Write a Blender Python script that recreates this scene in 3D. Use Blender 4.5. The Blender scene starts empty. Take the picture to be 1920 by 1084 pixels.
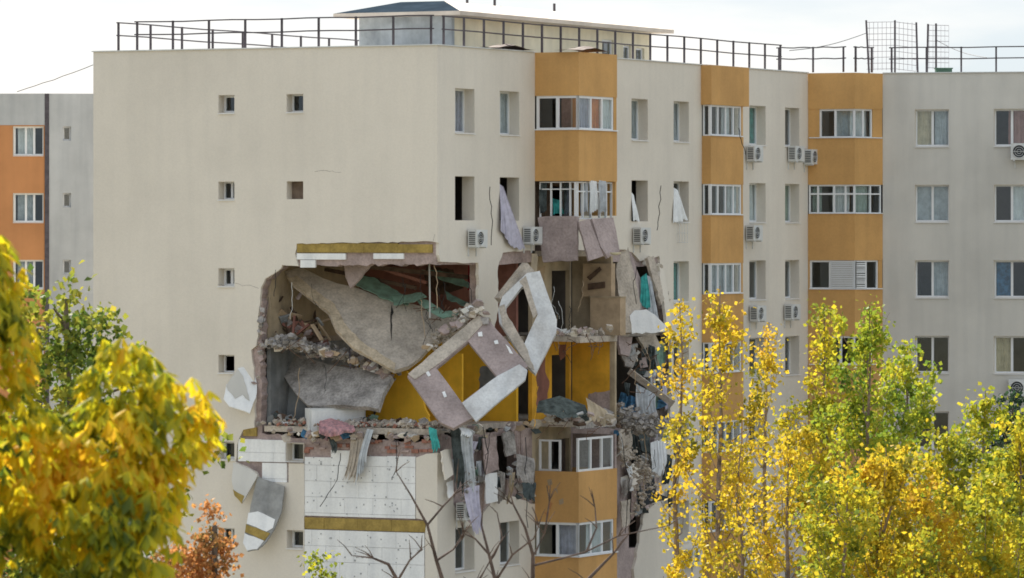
import bpy, bmesh, math, random
import numpy as np
from mathutils import Vector, Matrix
from mathutils.geometry import tessellate_polygon
R = math.radians
random.seed(7); NR = np.random.default_rng(7)
scene = bpy.context.scene
col = scene.collection

# ------------------------------------------------------------------ camera
F, HZ, CAMZ = 9075.0, 440.0, 17.0          # focal length in photo pixels, horizon row, eye height
cam_d = bpy.data.cameras.new('camera'); cam = bpy.data.objects.new('camera', cam_d); col.objects.link(cam)
cam.location = (0, 0, CAMZ); cam.rotation_euler = (R(90), 0, 0)
cam_d.sensor_width = 36; cam_d.lens = 36 * F / 1920; cam_d.shift_y = -(542 - HZ) / 1920
cam_d.clip_start = 1; cam_d.clip_end = 6000
cam_d.dof.use_dof = True; cam_d.dof.focus_distance = 151; cam_d.dof.aperture_fstop = 8.5
scene.camera = cam
# ------------------------------------------------------------------ light
SUN_AZ, SUN_EL = R(-22), R(40)              # azimuth from +Y towards +X: behind the block
w = bpy.data.worlds.new('World'); scene.world = w; w.use_nodes = True
nt = w.node_tree; bg = nt.nodes['Background']
SKY_G, SKY_K = .14, 1.70                    # cloud veil: evenness and brightness of the dome
sky = nt.nodes.new('ShaderNodeTexSky'); sky.sky_type = 'NISHITA'; sky.sun_disc = False
sky.sun_elevation = SUN_EL; sky.sun_rotation = SUN_AZ; sky.dust_density = 2.5; sky.air_density = 1.0
hs = nt.nodes.new('ShaderNodeHueSaturation'); hs.inputs['Saturation'].default_value = 0.95
gam = nt.nodes.new('ShaderNodeGamma'); gam.inputs[1].default_value = SKY_G
nt.links.new(sky.outputs[0], gam.inputs[0]); nt.links.new(gam.outputs[0], hs.inputs['Color'])
tcw = nt.nodes.new('ShaderNodeTexCoord'); mpw = nt.nodes.new('ShaderNodeMapping'); mpw.inputs['Scale'].default_value = (3, 3, 14)
nzw = nt.nodes.new('ShaderNodeTexNoise'); nzw.inputs['Scale'].default_value = 2.2; nzw.inputs['Detail'].default_value = 7; nzw.inputs['Roughness'].default_value = .55
nt.links.new(tcw.outputs['Generated'], mpw.inputs[0]); nt.links.new(mpw.outputs[0], nzw.inputs['Vector'])
rpw = nt.nodes.new('ShaderNodeValToRGB'); rpw.color_ramp.elements[0].position = .40; rpw.color_ramp.elements[1].position = .60
rpw.color_ramp.elements[0].color = (.76 * SKY_K, .85 * SKY_K, .93 * SKY_K, 1); rpw.color_ramp.elements[1].color = (1.01 * SKY_K, 1.01 * SKY_K, 1.02 * SKY_K, 1)
mxw = nt.nodes.new('ShaderNodeMixRGB'); mxw.blend_type = 'MULTIPLY'; mxw.inputs[0].default_value = 1
nt.links.new(nzw.outputs[0], rpw.inputs[0]); nt.links.new(hs.outputs[0], mxw.inputs[1]); nt.links.new(rpw.outputs[0], mxw.inputs[2]); nt.links.new(mxw.outputs[0], bg.inputs[0])
bg.inputs[1].default_value = 0.15
sd = bpy.data.lights.new('sun', 'SUN'); sd.energy = 3.4; sd.angle = R(0.6); sd.color = (1, .95, .88)
sun = bpy.data.objects.new('sun', sd); col.objects.link(sun)
sv = Vector((math.sin(SUN_AZ) * math.cos(SUN_EL), math.cos(SUN_AZ) * math.cos(SUN_EL), math.sin(SUN_EL)))
sun.rotation_euler = sv.to_track_quat('Z', 'Y').to_euler(); sun.location = sv * 200
vs = scene.view_settings; vs.view_transform = 'Standard'; vs.look = 'None'; vs.gamma = 1; vs.exposure = 1.66
scene.cycles.filter_width = 1.7
vs.use_curve_mapping = False

# ------------------------------------------------------------------ materials
MATS = {}
def mat(name, c, rough=.85, var=.12, scale=1.5, bump=.0, bscale=20, streak=0, c2=None, metal=0, fine=0.0):
    if name in MATS: return MATS[name]
    m = bpy.data.materials.new(name); m.use_nodes = True; t = m.node_tree; b = t.nodes['Principled BSDF']
    b.inputs['Roughness'].default_value = rough; b.inputs['Metallic'].default_value = metal
    b.inputs['Specular IOR Level'].default_value = .25
    tc = t.nodes.new('ShaderNodeTexCoord')
    n = t.nodes.new('ShaderNodeTexNoise'); n.inputs['Scale'].default_value = scale; n.inputs['Detail'].default_value = 8
    n.inputs['Roughness'].default_value = .62
    t.links.new(tc.outputs['Object'], n.inputs['Vector'])
    rp = t.nodes.new('ShaderNodeValToRGB')
    d = c2 if c2 else tuple(x * (1 - 2.2 * var) for x in c)
    l = tuple(min(1, x * (1 + var)) for x in c)
    rp.color_ramp.elements[0].position = .32; rp.color_ramp.elements[0].color = (*d, 1)
    rp.color_ramp.elements[1].position = .62; rp.color_ramp.elements[1].color = (*l, 1)
    t.links.new(n.outputs[0], rp.inputs[0]); out = rp.outputs[0]
    if streak:
        mp = t.nodes.new('ShaderNodeMapping'); mp.inputs['Scale'].default_value = (3.0, 3.0, .22)
        n2 = t.nodes.new('ShaderNodeTexNoise'); n2.inputs['Scale'].default_value = 1.0; n2.inputs['Detail'].default_value = 6
        t.links.new(tc.outputs['Object'], mp.inputs[0]); t.links.new(mp.outputs[0], n2.inputs['Vector'])
        r2 = t.nodes.new('ShaderNodeValToRGB'); r2.color_ramp.elements[0].position = .3; r2.color_ramp.elements[1].position = .58
        r2.color_ramp.elements[0].color = (1 - streak, 1 - streak * .95, 1 - streak * .85, 1); r2.color_ramp.elements[1].color = (1, 1, 1, 1)
        t.links.new(n2.outputs[0], r2.inputs[0])
        mx = t.nodes.new('ShaderNodeMixRGB'); mx.blend_type = 'MULTIPLY'; mx.inputs[0].default_value = 1
        t.links.new(out, mx.inputs[1]); t.links.new(r2.outputs[0], mx.inputs[2]); out = mx.outputs[0]
    if fine:
        n3 = t.nodes.new('ShaderNodeTexNoise'); n3.inputs['Scale'].default_value = 14; n3.inputs['Detail'].default_value = 6
        t.links.new(tc.outputs['Object'], n3.inputs['Vector'])
        r3 = t.nodes.new('ShaderNodeValToRGB'); r3.color_ramp.elements[0].position = .36; r3.color_ramp.elements[1].position = .6
        r3.color_ramp.elements[0].color = (1 - fine,) * 3 + (1,); r3.color_ramp.elements[1].color = (1, 1, 1, 1)
        t.links.new(n3.outputs[0], r3.inputs[0])
        mx = t.nodes.new('ShaderNodeMixRGB'); mx.blend_type = 'MULTIPLY'; mx.inputs[0].default_value = 1
        t.links.new(out, mx.inputs[1]); t.links.new(r3.outputs[0], mx.inputs[2]); out = mx.outputs[0]
    t.links.new(out, b.inputs['Base Color'])
    if bump:
        n4 = t.nodes.new('ShaderNodeTexNoise'); n4.inputs['Scale'].default_value = bscale; n4.inputs['Detail'].default_value = 5
        t.links.new(tc.outputs['Object'], n4.inputs['Vector'])
        bp = t.nodes.new('ShaderNodeBump'); bp.inputs['Strength'].default_value = bump; bp.inputs['Distance'].default_value = .05
        t.links.new(n4.outputs[0], bp.inputs['Height']); t.links.new(bp.outputs[0], b.inputs['Normal'])
    MATS[name] = m; return m
def glass_mat():
    m = bpy.data.materials.new('window_glass'); m.use_nodes = True; t = m.node_tree
    for n in list(t.nodes):
        if n.type != 'OUTPUT_MATERIAL': t.nodes.remove(n)
    o = [n for n in t.nodes if n.type == 'OUTPUT_MATERIAL'][0]
    tr = t.nodes.new('ShaderNodeBsdfTransparent'); tr.inputs[0].default_value = (.9, .93, .93, 1)
    gl = t.nodes.new('ShaderNodeBsdfGlossy'); gl.inputs['Roughness'].default_value = .04; gl.inputs[0].default_value = (.85, .9, .95, 1)
    lw = t.nodes.new('ShaderNodeLayerWeight'); pw = t.nodes.new('ShaderNodeMath'); pw.operation = 'POWER'; pw.inputs[1].default_value = 3.5
    fr = t.nodes.new('ShaderNodeMath'); fr.operation = 'MULTIPLY_ADD'; fr.inputs[1].default_value = .75; fr.inputs[2].default_value = .045
    t.links.new(lw.outputs['Facing'], pw.inputs[0]); t.links.new(pw.outputs[0], fr.inputs[0])
    mx = t.nodes.new('ShaderNodeMixShader')
    t.links.new(fr.outputs[0], mx.inputs[0]); t.links.new(tr.outputs[0], mx.inputs[1]); t.links.new(gl.outputs[0], mx.inputs[2])
    t.links.new(mx.outputs[0], o.inputs[0]); MATS['window_glass'] = m; return m
def leaf_mat(name, cols, nscale=.8):
    m = bpy.data.materials.new(name); m.use_nodes = True; t = m.node_tree
    for n in list(t.nodes):
        if n.type != 'OUTPUT_MATERIAL': t.nodes.remove(n)
    o = [n for n in t.nodes if n.type == 'OUTPUT_MATERIAL'][0]
    g = t.nodes.new('ShaderNodeNewGeometry'); tc = t.nodes.new('ShaderNodeTexCoord')
    n = t.nodes.new('ShaderNodeTexNoise'); n.inputs['Scale'].default_value = nscale; n.inputs['Detail'].default_value = 2
    t.links.new(g.outputs['Position'], n.inputs['Vector'])
    ma = t.nodes.new('ShaderNodeMath'); ma.operation = 'MULTIPLY_ADD'; ma.inputs[1].default_value = 1.9; ma.inputs[2].default_value = -.72
    t.links.new(n.outputs[0], ma.inputs[0])
    m2 = t.nodes.new('ShaderNodeMath'); m2.operation = 'MULTIPLY_ADD'; m2.inputs[1].default_value = .55
    t.links.new(g.outputs['Random Per Island'], m2.inputs[0]); t.links.new(ma.outputs[0], m2.inputs[2])
    rp = t.nodes.new('ShaderNodeValToRGB'); e = rp.color_ramp.elements
    while len(e) < len(cols): e.new(.5)
    for i, c in enumerate(cols):
        e[i].position = i / (len(cols) - 1); e[i].color = (*c, 1)
    t.links.new(m2.outputs[0], rp.inputs[0])
    df = t.nodes.new('ShaderNodeBsdfDiffuse'); tl = t.nodes.new('ShaderNodeBsdfTranslucent')
    gs = t.nodes.new('ShaderNodeBsdfGlossy'); gs.inputs['Roughness'].default_value = .45; gs.inputs[0].default_value = (.9, .9, .9, 1)
    t.links.new(rp.outputs[0], df.inputs[0]); t.links.new(rp.outputs[0], tl.inputs[0])
    mx = t.nodes.new('ShaderNodeMixShader'); mx.inputs[0].default_value = .5
    t.links.new(df.outputs[0], mx.inputs[1]); t.links.new(tl.outputs[0], mx.inputs[2])
    m3 = t.nodes.new('ShaderNodeMixShader'); m3.inputs[0].default_value = .015
    t.links.new(mx.outputs[0], m3.inputs[1]); t.links.new(gs.outputs[0], m3.inputs[2])
    t.links.new(m3.outputs[0], o.inputs[0]); return m
RENDER = mat('cream_render', (.75, .695, .61), .92, .05, .16, .15, 30, .04, None, 0, .035)
RENDER2 = mat('grey_render', (.63, .61, .56), .92, .05, .3, .12, 30, .07)
RENDER3 = mat('cool_grey_render', (.47, .48, .48), .92, .08, .3, .12, 30, .12)
ORANGE = mat('ochre_render', (.63, .36, .135), .9, .06, .5, .12, 30, .08, None, 0, .05)
TERRA = mat('terracotta_render', (.52, .24, .10), .9, .05, .5, .1, 30, .08)
CONC = mat('raw_concrete', (.54, .475, .40), .95, .14, 1.6, .5, 9, 0, None, 0, .22)
CONCD = mat('dusty_concrete', (.42, .39, .365), .95, .2, 2.2, .7, 7, 0, None, 0, .3)
CONCP = mat('mauve_concrete', (.43, .35, .335), .93, .12, 1.2, .4, 10, 0, None, 0, .18)
PINK = mat('pink_plaster', (.44, .345, .32), .93, .16, 1.8, .3, 12, 0, None, 0, .2)
FOAM = mat('white_foam', (.90, .905, .90), .95, .04, .8, .12, 25, .15, None, 0, .06)
DFOAM = mat('dirty_foam', (.76, .77, .77), .95, .05, .9, .25, 14, .16, (.56, .55, .54), 0, .12)
WOOL = mat('mustard_mineral_wool', (.40, .285, .085), .98, .16, 2.5, .3, 30, .1, None, 0, .15)
PVC = mat('white_frame', (.78, .79, .80), .45, .03)
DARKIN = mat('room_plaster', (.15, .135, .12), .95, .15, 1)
YEL = mat('yellow_paint', (.92, .53, .045), .8, .08, 1.1, .08, 20, .12)
ORP = mat('orange_paint', (.80, .42, .04), .8, .12, 1.3, .08, 20, .15)
BEI = mat('beige_wall_paper', (.47, .38, .26), .9, .14, 1.2, .1, 20, .2)
BROWN = mat('red_brown_wall', (.28, .13, .10), .9, .2, 1.0, .1, 20, .2)
GREYW = mat('grey_wall', (.26, .27, .27), .9, .2, 1.0, .1, 20, .2)
STEEL = mat('dark_steel', (.085, .075, .085), .6, .15, 5)
SHEET = mat('slate_roof_sheet', (.035, .05, .066), .95, .12, 1.5)
HUTB = mat('shaded_blue_grey_plaster', (.44, .48, .50), .9, .14, 1.2, .1, 25, .2)  # hut end wall, its shade put into the colour
HUTC = mat('lit_cream_plaster', (.80, .74, .56), .9, .07, .8, .1, 25, .08)  # other hut walls, their brighter light put into the colour
EAVE = mat('pale_eave', (.62, .55, .47), .8, .08, 1)
ACW = mat('white_casing', (.66, .67, .66), .5, .05)
ACD = mat('fan_black', (.035, .04, .045), .6, .1)
LAV = mat('lavender_cloth', (.52, .50, .60), .95, .10, 5)
WHC = mat('white_cloth', (.80, .82, .83), .95, .06, 4)
ORC = mat('orange_curtain', (.70, .23, .06), .95, .1, 4)
CREC = mat('cream_curtain', (.66, .56, .40), .95, .1, 4)
GRC = mat('grey_net', (.52, .55, .58), .95, .12, 4)
TEAL = mat('teal_cloth', (.06, .38, .36), .9, .2, 5)
DKC = mat('dark_cloth', (.07, .085, .085), .95, .3, 5)
REDC = mat('red_cloth', (.34, .015, .03), .95, .15, 4)
QUILT = mat('pink_quilt', (.50, .26, .26), .95, .2, 9, .2, 15, 0, (.22, .16, .18))
BLUEC = mat('blue_cloth', (.06, .16, .28), .95, .3, 6)
GREENB = mat('green_board', (.19, .32, .25), .85, .2, 3, .1, 10, 0, (.12, .16, .13))
CARD = mat('brown_board', (.44, .33, .22), .9, .1, 3, .05, 10)
WOODD = mat('dark_timber_and_shade', (.10, .065, .045), .8, .25, 4)
BRICK = mat('red_brick', (.36, .17, .125), .95, .2, 6, .3, 20)
RUST = mat('rusty_bar', (.14, .08, .05), .8, .3, 8)
BARK = mat('bark', (.15, .12, .10), .95, .3, 6, .5, 15)
BARKB = mat('pale_bark', (.26, .20, .17), .95, .25, 6, .5, 15)
CABLE = mat('black_cable', (.03, .03, .03), .6, .1)
ROOFM = mat('roof_membrane', (.55, .54, .52), .9, .12, .6)
GLASS = glass_mat()
SHEET.node_tree.nodes['Principled BSDF'].inputs['Specular IOR Level'].default_value = 0

# ------------------------------------------------------------------ mesh helpers
def link(name, me, m, parent=None):
    o = bpy.data.objects.new(name, me); col.objects.link(o)
    if m is not None and not me.materials: me.materials.append(m)
    if parent is not None:
        o.parent = parent
        o.matrix_parent_inverse = parent_world(parent).inverted()
    return o
PW = {}
def parent_world(p): return PW.get(p.name, Matrix.Identity(4))
def obj(name, V, Fc, m, parent=None, smooth=False, recalc=True):
    me = bpy.data.meshes.new(name); me.from_pydata([tuple(v) for v in V], [], Fc)
    if recalc:
        bm = bmesh.new(); bm.from_mesh(me); bmesh.ops.recalc_face_normals(bm, faces=bm.faces); bm.to_mesh(me); bm.free()
    if smooth: me.polygons.foreach_set('use_smooth', [True] * len(me.polygons))
    me.update(); return link(name, me, m, parent)
def tag(o, label, cat, group=None, kind=None):
    if label: o['label'] = label
    if cat: o['category'] = cat
    if group: o['group'] = group
    if kind: o['kind'] = kind
    return o
def thing(name, label, cat, loc, group=None):
    o = bpy.data.objects.new(name, None); col.objects.link(o); o.location = loc; o.empty_display_size = .3
    PW[o.name] = Matrix.Translation(Vector(loc)); return tag(o, label, cat, group)
class MB:
    def __init__(s): s.V = []; s.F = []
    def add(s, V, Fc):
        k = len(s.V); s.V += [tuple(v) for v in V]; s.F += [tuple(i + k for i in f) for f in Fc]
    def hexa(s, c):   # 8 corners: bottom 4, top 4
        s.add(c, [(0, 1, 2, 3), (4, 5, 6, 7), (0, 1, 5, 4), (1, 2, 6, 5), (2, 3, 7, 6), (3, 0, 4, 7)])
    def fbox(s, fr, u0, u1, z0, z1, o0, o1):
        s.hexa([fr.p(u0, z0, o0), fr.p(u1, z0, o0), fr.p(u1, z0, o1), fr.p(u0, z0, o1),
                fr.p(u0, z1, o0), fr.p(u1, z1, o0), fr.p(u1, z1, o1), fr.p(u0, z1, o1)])
    def tube(s, pts, r, n=6, r2=None):
        pts = [Vector(p) for p in pts]; k0 = len(s.V); N = len(pts)
        for i, p in enumerate(pts):
            d = (pts[min(i + 1, N - 1)] - pts[max(i - 1, 0)])
            d = d.normalized() if d.length > 1e-9 else Vector((0, 0, 1))
            a = d.cross(Vector((0, 0, 1)) if abs(d.z) < .9 else Vector((1, 0, 0))).normalized(); b = d.cross(a)
            rr = r if r2 is None else r + (r2 - r) * i / max(1, N - 1)
            for j in range(n):
                q = 2 * math.pi * j / n; s.V.append(tuple(p + a * (rr * math.cos(q)) + b * (rr * math.sin(q))))
        for i in range(N - 1):
            for j in range(n):
                a0 = k0 + i * n + j; a1 = k0 + i * n + (j + 1) % n; s.F.append((a0, a1, a1 + n, a0 + n))
        s.F.append(tuple(k0 + j for j in range(n))); s.F.append(tuple(k0 + (N - 1) * n + j for j in range(n)))
    def chunk(s, c, r, rng, flat=1.0):
        c = Vector(c); M = Matrix.Rotation(rng.uniform(0, 6.3), 3, 'Z') @ Matrix.Rotation(rng.uniform(-.7, .7), 3, 'X') @ Matrix.Rotation(rng.uniform(-.7, .7), 3, 'Y')
        ax = Vector((r * rng.uniform(.6, 1.3), r * rng.uniform(.5, 1.1), r * rng.uniform(.3, .8) * flat)); P = []
        for sx, sy, sz in ((-1, -1, -1), (1, -1, -1), (1, 1, -1), (-1, 1, -1), (-1, -1, 1), (1, -1, 1), (1, 1, 1), (-1, 1, 1)):
            v = Vector((sx * ax.x * rng.uniform(.55, 1.1), sy * ax.y * rng.uniform(.55, 1.1), sz * ax.z * rng.uniform(.6, 1.1)))
            P.append(c + M @ v)
        s.hexa(P)
    def build(s, name, m, parent=None, smooth=False): return obj(name, s.V, s.F, m, parent, smooth)
class Fr:
    """vertical wall frame: u along, z up, o outward (towards the viewer's side)"""
    def __init__(s, org, d, n):
        s.o = Vector((org[0], org[1], 0)); s.d = Vector((d[0], d[1], 0)).normalized(); s.n = Vector((n[0], n[1], 0)).normalized()
    def p(s, u, z, o=0.0):
        q = s.o + s.d * u + s.n * o; return Vector((q.x, q.y, z))
    def at(s, x, y, o=0.0):     # where the photo's sight line meets this wall
        t = (x - 960) / F; b = s.o + s.n * o
        u = (t * b.y - b.x) / (s.d.x - t * s.d.y); Y = b.y + u * s.d.y
        return (u, CAMZ - (y - HZ) / F * Y)
    def u(s, x, o=0.0): return s.at(x, 0, o)[0]
def seg_frame(a, b):            # frame of a wall running a -> b, outward to the viewer
    d = (b[0] - a[0], b[1] - a[1]); n = (d[1], -d[0])
    return Fr(a, d, n), math.hypot(*d)
def P(x, y, Y): return Vector(((x - 960) / F * Y, Y, CAMZ - (y - HZ) / F * Y))
def jag(pts, amp, step, rng=random, closed=False):
    out = []; n = len(pts); rg = range(n if closed else n - 1)
    for i in rg:
        a = pts[i]; b = pts[(i + 1) % n]; L = math.hypot(b[0] - a[0], b[1] - a[1]); k = max(1, int(L / step)); out.append(a)
        for j in range(1, k):
            f = j / k; out.append((a[0] + (b[0] - a[0]) * f + rng.uniform(-amp, amp), a[1] + (b[1] - a[1]) * f + rng.uniform(-amp, amp)))
    if not closed: out.append(pts[-1])
    return out
def tess(outer, holes):
    loops = [[Vector((p[0], p[1], 0)) for p in l] for l in [outer] + holes]
    return tessellate_polygon(loops)
def prism(name, fr, outer, holes, o0, o1, m, parent=None):
    loops = [outer] + holes; pts = [p for l in loops for p in l]; N = len(pts)
    V = [fr.p(p[0], p[1], o0) for p in pts] + [fr.p(p[0], p[1], o1) for p in pts]
    T = tess(outer, holes); Fc = [tuple(t) for t in T] + [tuple(i + N for i in reversed(t)) for t in T]; k = 0
    for l in loops:
        n = len(l)
        for i in range(n):
            a = k + i; b = k + (i + 1) % n; Fc.append((a, b, b + N, a + N))
        k += n
    return obj(name, V, Fc, m, parent)
def rect(u0, u1, z0, z1): return [(u0, z0), (u1, z0), (u1, z1), (u0, z1)]
def plane_pt(x, y, p0, n):
    d = Vector(((x - 960) / F, 1, -(y - HZ) / F)); c = Vector((0, 0, CAMZ)); t = (p0 - c).dot(n) / d.dot(n); return c + d * t
def plate(name, outline, plane, t, m, parent=None, holes=(), amp=0, step=9, lift=0.0, seed=1):
    a, b, c = [P(*q) for q in plane]; n = (b - a).cross(c - a).normalized()
    if n.y > 0: n = -n
    rng = random.Random(seed); loops = [list(outline)] + [list(h) for h in holes]
    if amp: loops = [jag(l, amp, step, rng, True) for l in loops]
    fr3 = [[plane_pt(x, y, a, n) + n * lift for x, y in l] for l in loops]; pts = [p for l in fr3 for p in l]; N = len(pts)
    T = tess(loops[0], loops[1:]); V = pts + [p - n * t for p in pts]
    Fc = [tuple(q) for q in T] + [tuple(i + N for i in reversed(q)) for q in T]; k = 0
    for l in loops:
        q = len(l)
        for i in range(q): Fc.append((k + i, k + (i + 1) % q, k + (i + 1) % q + N, k + i + N))
        k += q
    return obj(name, V, Fc, m, parent)
def bar(name, a, b, w, h, m, parent=None):
    a = Vector(a); b = Vector(b); d = (b - a).normalized(); s = d.cross(Vector((0, 0, 1))).normalized() * (w / 2); q = d.cross(s).normalized() * (h / 2)
    mb = MB(); mb.hexa([a - s - q, a + s - q, a + s + q, a - s + q, b - s - q, b + s - q, b + s + q, b - s + q]); return mb.build(name, m, parent)
def cloth(name, top, bot, m, folds=5, amp=.05, nu=28, nv=14, sway=.06, seed=0, parent=None, rag=0.0):
    """sheet hung between a top polyline and a bottom polyline of world points"""
    rng = random.Random(seed * 7 + 1)
    comp = [(folds * rng.uniform(.5, 1.9) * 6.28, rng.uniform(0, 6.28), rng.uniform(.3, 1), rng.uniform(-2, 2)) for _ in range(5)]
    tot = sum(c[2] for c in comp) * .55
    def lerp(pl, f):
        x = f * (len(pl) - 1); i = min(int(x), len(pl) - 2); return Vector(pl[i]).lerp(Vector(pl[i + 1]), x - i)
    V = []; Fc = []; cutl = [1 - rag * rng.random() ** 1.5 for _ in range(nu + 1)]
    if rag: cutl = [(cutl[max(0, i - 1)] + cutl[i]) / 2 for i in range(nu + 1)]
    wob = rng.uniform(0, 6)
    for j in range(nv + 1):
        g0 = j / nv
        for i in range(nu + 1):
            f = i / nu; g = g0 * cutl[i]; p = lerp(top, f).lerp(lerp(bot, f), g)
            k = amp * (.3 + .7 * g) * sum(w_ * math.sin(f * q + ph + sl * g * 2) for q, ph, w_, sl in comp) / tot
            p += Vector((.45 * k + rag * .12 * math.sin(g * 5 + wob), -k, .3 * amp * math.sin(f * 9 + wob) * g)); p += Vector((0, -sway * math.sin(g * 3.1), 0)); V.append(p)
    for j in range(nv):
        for i in range(nu):
            a = j * (nu + 1) + i; Fc.append((a, a + 1, a + nu + 2, a + nu + 1))
    return obj(name, V, Fc, m, parent, True)

# ------------------------------------------------------------------ building axes
C_, S_ = .450, .893
P0 = (-140 * 150 / F, 150.0); UB = Vector((C_, S_, 0)).normalized(); UA = Vector((-S_, C_, 0)).normalized()
A = Fr(P0, UA, -UB); B = Fr(P0, UB, -UA)
def W(u, v, z):
    q = Vector((P0[0], P0[1], 0)) + UB * u + UA * v; return Vector((q.x, q.y, z))
ST = 2.745; ROOF = 21.96; TOP = 22.87; VL = A.u(175); UE = B.u(1515)
def zf(row): return ROOF - ST * row          # floor level of storey `row` (1 = top storey)
bend = B.p(UE, 0); 
cst = Vector(((1655 - 960) / F * 176.3, 176.3, 0)); CD = Vector((math.cos(R(-12)), math.sin(R(-12)), 0)); CN = Vector((CD.y, -CD.x, 0))
Cf = Fr((cst.x, cst.y), CD, CN); CL = 13.0
cend = Cf.p(CL, 0)

# ------------------------------------------------------------------ ground
gm = mat('ground_grass_soil', (.17, .155, .10), .95, .3, .15, .4, 6, 0, (.16, .14, .10))
g = obj('ground', [(-3000, -500, 0), (3000, -500, 0), (3000, 5000, 0), (-3000, 5000, 0)], [(0, 1, 2, 3)], gm); tag(g, None, None, None, 'structure')
pm = mat('paving', (.30, .29, .27), .9, .12, .5, .2, 8)
mb = MB(); q = [W(-3, -4, .004), W(UE + 2, -4, .004), W(UE + 2, -1.2, .004), W(-.9, -1.2, .004), W(-.9, VL + 2, .004), W(-3, VL + 2, .004)]
o = obj('pavement', q, [(0, 1, 2, 3, 4, 5)], pm); tag(o, None, None, None, 'structure')
am = mat('asphalt', (.055, .055, .058), .9, .15, .6, .3, 20)
o = obj('road', [(-200, 122, .004), (200, 118, .004), (200, 124, .004), (-200, 128, .004)], [(0, 1, 2, 3)], am); tag(o, None, None, None, 'structure')

# ------------------------------------------------------------------ the apartment block
blk = thing('apartment_block', 'long cream apartment block with ochre bays and an explosion-torn corner', 'building', W(6, 6, 0))
def reveal(fr, u0, u1, z0, z1, o, parent, m=None):
    k = MB(); t = .012; a, b = -.004, min(o - .08, -.1)
    k.fbox(fr, u0 + .001, u0 + t, z0, z1, a, b); k.fbox(fr, u1 - t, u1 - .001, z0, z1, a, b); k.fbox(fr, u0 + t, u1 - t, z1 - t, z1 - .001, a, b); k.fbox(fr, u0 + t, u1 - t, z0 + .001, z0 + t, a, b)
    return k.build('reveal', m or RENDER, parent)
def window(fr, u0, u1, z0, z1, o, fracs=(.5,), fw=.06, parent=blk, sill=True, glass=None, transom=None, depth=.07, name='window'):
    """frame mesh with its panes (and sill) as children; fracs are the mullions"""
    m_ = MB()
    m_.fbox(fr, u0, u0 + fw, z0, z1, o, o - depth); m_.fbox(fr, u1 - fw, u1, z0, z1, o, o - depth)
    m_.fbox(fr, u0 + fw, u1 - fw, z1 - fw, z1, o - .002, o - depth); m_.fbox(fr, u0 + fw, u1 - fw, z0, z0 + fw, o - .002, o - depth)
    xs = [u0 + fw * .5] + [u0 + (u1 - u0) * f for f in fracs] + [u1 - fw * .5]
    for x in xs[1:-1]: m_.fbox(fr, x - fw * .6, x + fw * .6, z0 + fw, z1 - fw, o + .004, o - depth)
    if transom:
        zt = z0 + (z1 - z0) * transom; m_.fbox(fr, u0 + fw, u1 - fw, zt - fw * .5, zt + fw * .5, o + .002, o - depth)
    fo = m_.build(name, PVC, parent)
    if sill: reveal(fr, u0, u1, z0, z1, o, fo)
    for i in range(len(xs) - 1):
        if glass is not None and i in glass: continue
        k = MB(); k.fbox(fr, xs[i] + fw * .45, xs[i + 1] - fw * .45, z0 + fw * .8, z1 - fw * .8, o - depth * .45, o - depth * .6); k.build('pane', GLASS, fo)
    if sill:
        k = MB(); k.hexa([fr.p(u0 - .03, z0 - .05, o + .001), fr.p(u1 + .03, z0 - .05, o + .001), fr.p(u1 + .03, z0 - .05, sill + .05), fr.p(u0 - .03, z0 - .05, sill + .05),
            fr.p(u0 - .03, z0 - .004, o + .001), fr.p(u1 + .03, z0 - .004, o + .001), fr.p(u1 + .03, z0 - .03, sill + .05), fr.p(u0 - .03, z0 - .03, sill + .05)]) if sill is not True else k.hexa(
            [fr.p(u0 + .002, z0 - .03, o + .001), fr.p(u1 - .002, z0 - .03, o + .001), fr.p(u1 - .002, z0 - .03, .05), fr.p(u0 + .002, z0 - .03, .05),
             fr.p(u0 + .002, z0 + .002, o + .001), fr.p(u1 - .002, z0 + .002, o + .001), fr.p(u1 - .002, z0 - .012, .05), fr.p(u0 + .002, z0 - .012, .05)])
        k.build('sill', PVC, fo)
    return fo

# --- gable wall (face A) ---
def a_win(colx, row):
    x0, x1 = colx; u1, u0 = A.u(x0), A.u(x1); zt = 21.43 - ST * (row - 1) ; return u0, u1, zt - .58, zt
acols = [(409, 440), (537, 569)]
awins = [(0, r) for r in range(1, 9)] + [(1, r) for r in (1, 2, 5, 6, 7, 8)]
az = lambda pts, o=0: [A.at(x, y, o) for x, y in pts]
cut = jag([(813, 455), (810, 453), (690, 455), (556, 457), (553, 476), (559, 499), (529, 497), (527, 503), (512, 514), (497, 523), (489, 540), (485, 585), (484, 630), (481, 648), (471, 656), (476, 690), (478, 740), (477, 802), (456, 806), (447, 824), (441, 866), (480, 885), (488, 905), (541, 905)], 1.3, 9)
cut += [(541, 869), (570, 869), (570, 1150), (797, 1150), (797, 1000), (800, 976), (780, 972), (780, 858), (800, 851), (814, 849)]
ca = az(cut); ca[0] = (0, ca[0][1]); ca[-1] = (0, ca[-1][1])
outer = [(0, TOP)] + ca + [(0, 0), (VL, 0), (VL, TOP)]
prism('cladding', A, outer, [rect(*a_win(acols[c], r)) for c, r in awins if not (c == 1 and r == 5)], 0, -.10, RENDER, blk)
cut = jag([(816, 497), (655, 497), (555, 499), (530, 498), (528, 504), (513, 516), (499, 525), (492, 541), (491, 585), (490, 630), (487, 660), (489, 700), (491, 760), (491, 812), (530, 817), (560, 822), (640, 822), (700, 826), (816, 828)], 2.6, 8)
ca = az(cut, -.1); ca[0] = (.10, ca[0][1]); ca[-1] = (.10, ca[-1][1])
outer = [(.10, TOP - .03)] + ca + [(.10, 0), (VL - .002, 0), (VL - .002, TOP - .03)]
prism('wall', A, outer, [rect(*a_win(acols[c], r)) for c, r in awins], -.10, -.45, PINK, blk)
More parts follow.
